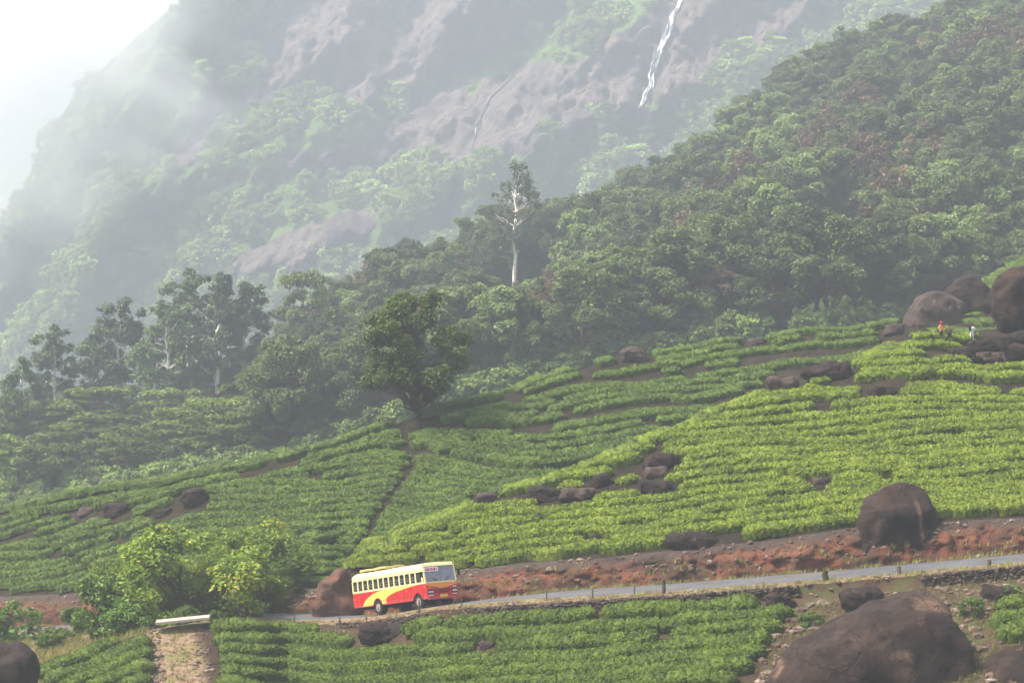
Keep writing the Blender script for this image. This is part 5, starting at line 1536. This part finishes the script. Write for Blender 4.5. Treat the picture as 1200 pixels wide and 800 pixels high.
link('spoil_stones', make_mesh('spoil_stones', V, tris=T_, mats=[M['rubble']], smooth=False), kind='stuff', label='spoil of stones between the roadside trees and earthy rock', category='stones')
def trk_pt(r):
    v_ = r.uniform(735, 815); s_ = r.choice([-1, 1]); u = float(trk(v_)) + s_ * (18 + 20 * r.random()); return at(u, v_)[:]
V, T_ = stones(420, trk_pt, .04, .28, 5)
link('track_stones', make_mesh('track_stones', V, tris=T_, mats=[M['rubble']], smooth=False), kind='stuff', label='stones edging the dirt track', category='stones')
M['wall_stone'] = m_plain('wall_stone', lin(82, 70, 62), .95, .1, .45, 1.5)
def wall(u0, u1, n, label, seed):
    w_ = empty('dry_stone_wall', (road_pt((u0 + u1) / 2, -HW - 1.9)), label=label, category='wall')
    def pl(r):
        u = r.uniform(u0, u1); kd = np.interp(u, uN, kD); kz_ = np.interp(u, uN, kz); h_ = r.random()
        D = kd - .30 + .12 * h_ + r.normal(0, .05)
        return ((u - CX) / F * D, D, kz_ - float(drop(u)) * (1 - h_) * 1.05 + .02)
    V, T_ = stones(n, pl, .09, .20, seed)
    V = V - np.array(w_.location)
    link('stones', make_mesh('stones', V, tris=T_, mats=[M['wall_stone']], smooth=False), w_, kind='stuff')
wall(395, 500, 420, 'dry stone wall of dark stones under the bus', 11)
wall(545, 935, 1500, 'long dry stone wall between the verge and lower tea field', 12)
wall(1080, 1200, 460, 'dry stone wall on the rubble slope by the right edge', 13)
def tufts(n, place, h, seed, name, label):
    r = np.random.default_rng(seed); V = []; tn = []
    for i in range(n):
        p_ = place(r)
        for b in range(7):
            a = r.uniform(0, 6.28); L = h * r.uniform(.5, 1.3); o_ = np.array(p_) + np.array([r.normal(0, .10), r.normal(0, .10), -.03])
            tip = o_ + np.array([math.cos(a) * L * .5, math.sin(a) * L * .5, L]); sd = np.array([-math.sin(a), math.cos(a), 0]) * .022
            V += [o_ - sd, o_ + sd, tip]; tn += [r.uniform(.2, .9)] * 3
    V = np.array(V)
    link(name, make_mesh(name, V, tris=np.arange(len(V)).reshape(-1, 3), mats=[M['grass']], attrs={'tint': tn}, smooth=False), kind='stuff', label=label, category='grass')
def bank_foot(r):
    p_ = road_pt(r.uniform(-40, 1250), HW + .1 + 1.2 * r.random() ** 2); return p_
tufts(900, bank_foot, .32, 21, 'bank_grass', 'dry grass along the foot of the red bank')
tufts(900, lambda r: road_pt(r.uniform(300, 1250), -HW - .3 - 1.7 * r.random()), .26, 22, 'verge_grass', 'dry grass along the outer verge')
def low_left(r):
    u, D = r.uniform(-40, 175), r.uniform(140, 172); x = (u - CX) / F * D; return (x, D, ground_z(x, D, 40))
tufts(2200, low_left, .5, 23, 'rough_grass', 'rough green grass in the dip at lower left')
def trk_in(r):
    v_ = r.uniform(733, 812); return at(float(trk(v_)) + r.normal(0, 14), v_)[:]
tufts(420, trk_in, .16, 25, 'track_grass', 'short grass growing down the middle of the dirt track')
tufts(1700, rub_pt, .38, 24, 'scrub_grass', 'dry scrub grass among the rubble at lower right')
# ------------------------------------------------------------------ haze
def haze_box():
    x0, x1, y0, y1, z0, z1 = -700, 700, -40, 1800, -60, 330
    V = [(x, y, z) for z in (z0, z1) for y in (y0, y1) for x in (x0, x1)]
    Q = [(0, 2, 3, 1), (4, 5, 7, 6), (0, 1, 5, 4), (2, 6, 7, 3), (0, 4, 6, 2), (1, 3, 7, 5)]
    m = bpy.data.materials.new('haze'); m.use_nodes = True
    n, l = m.node_tree.nodes, m.node_tree.links; n.clear()
    o = n.new('ShaderNodeOutputMaterial'); pv = n.new('ShaderNodeVolumePrincipled')
    pv.inputs['Color'].default_value = (0.83, 0.892, 1.0, 1)
    pv.inputs['Density'].default_value = HAZE
    pv.inputs['Anisotropy'].default_value = 0.0
    l.new(pv.outputs[0], o.inputs['Volume'])
    me = make_mesh('haze', V, Q, mats=[m], smooth=False)
    link('haze', me, kind='stuff', label='pale blue haze filling the valley air', category='haze')
haze_box()
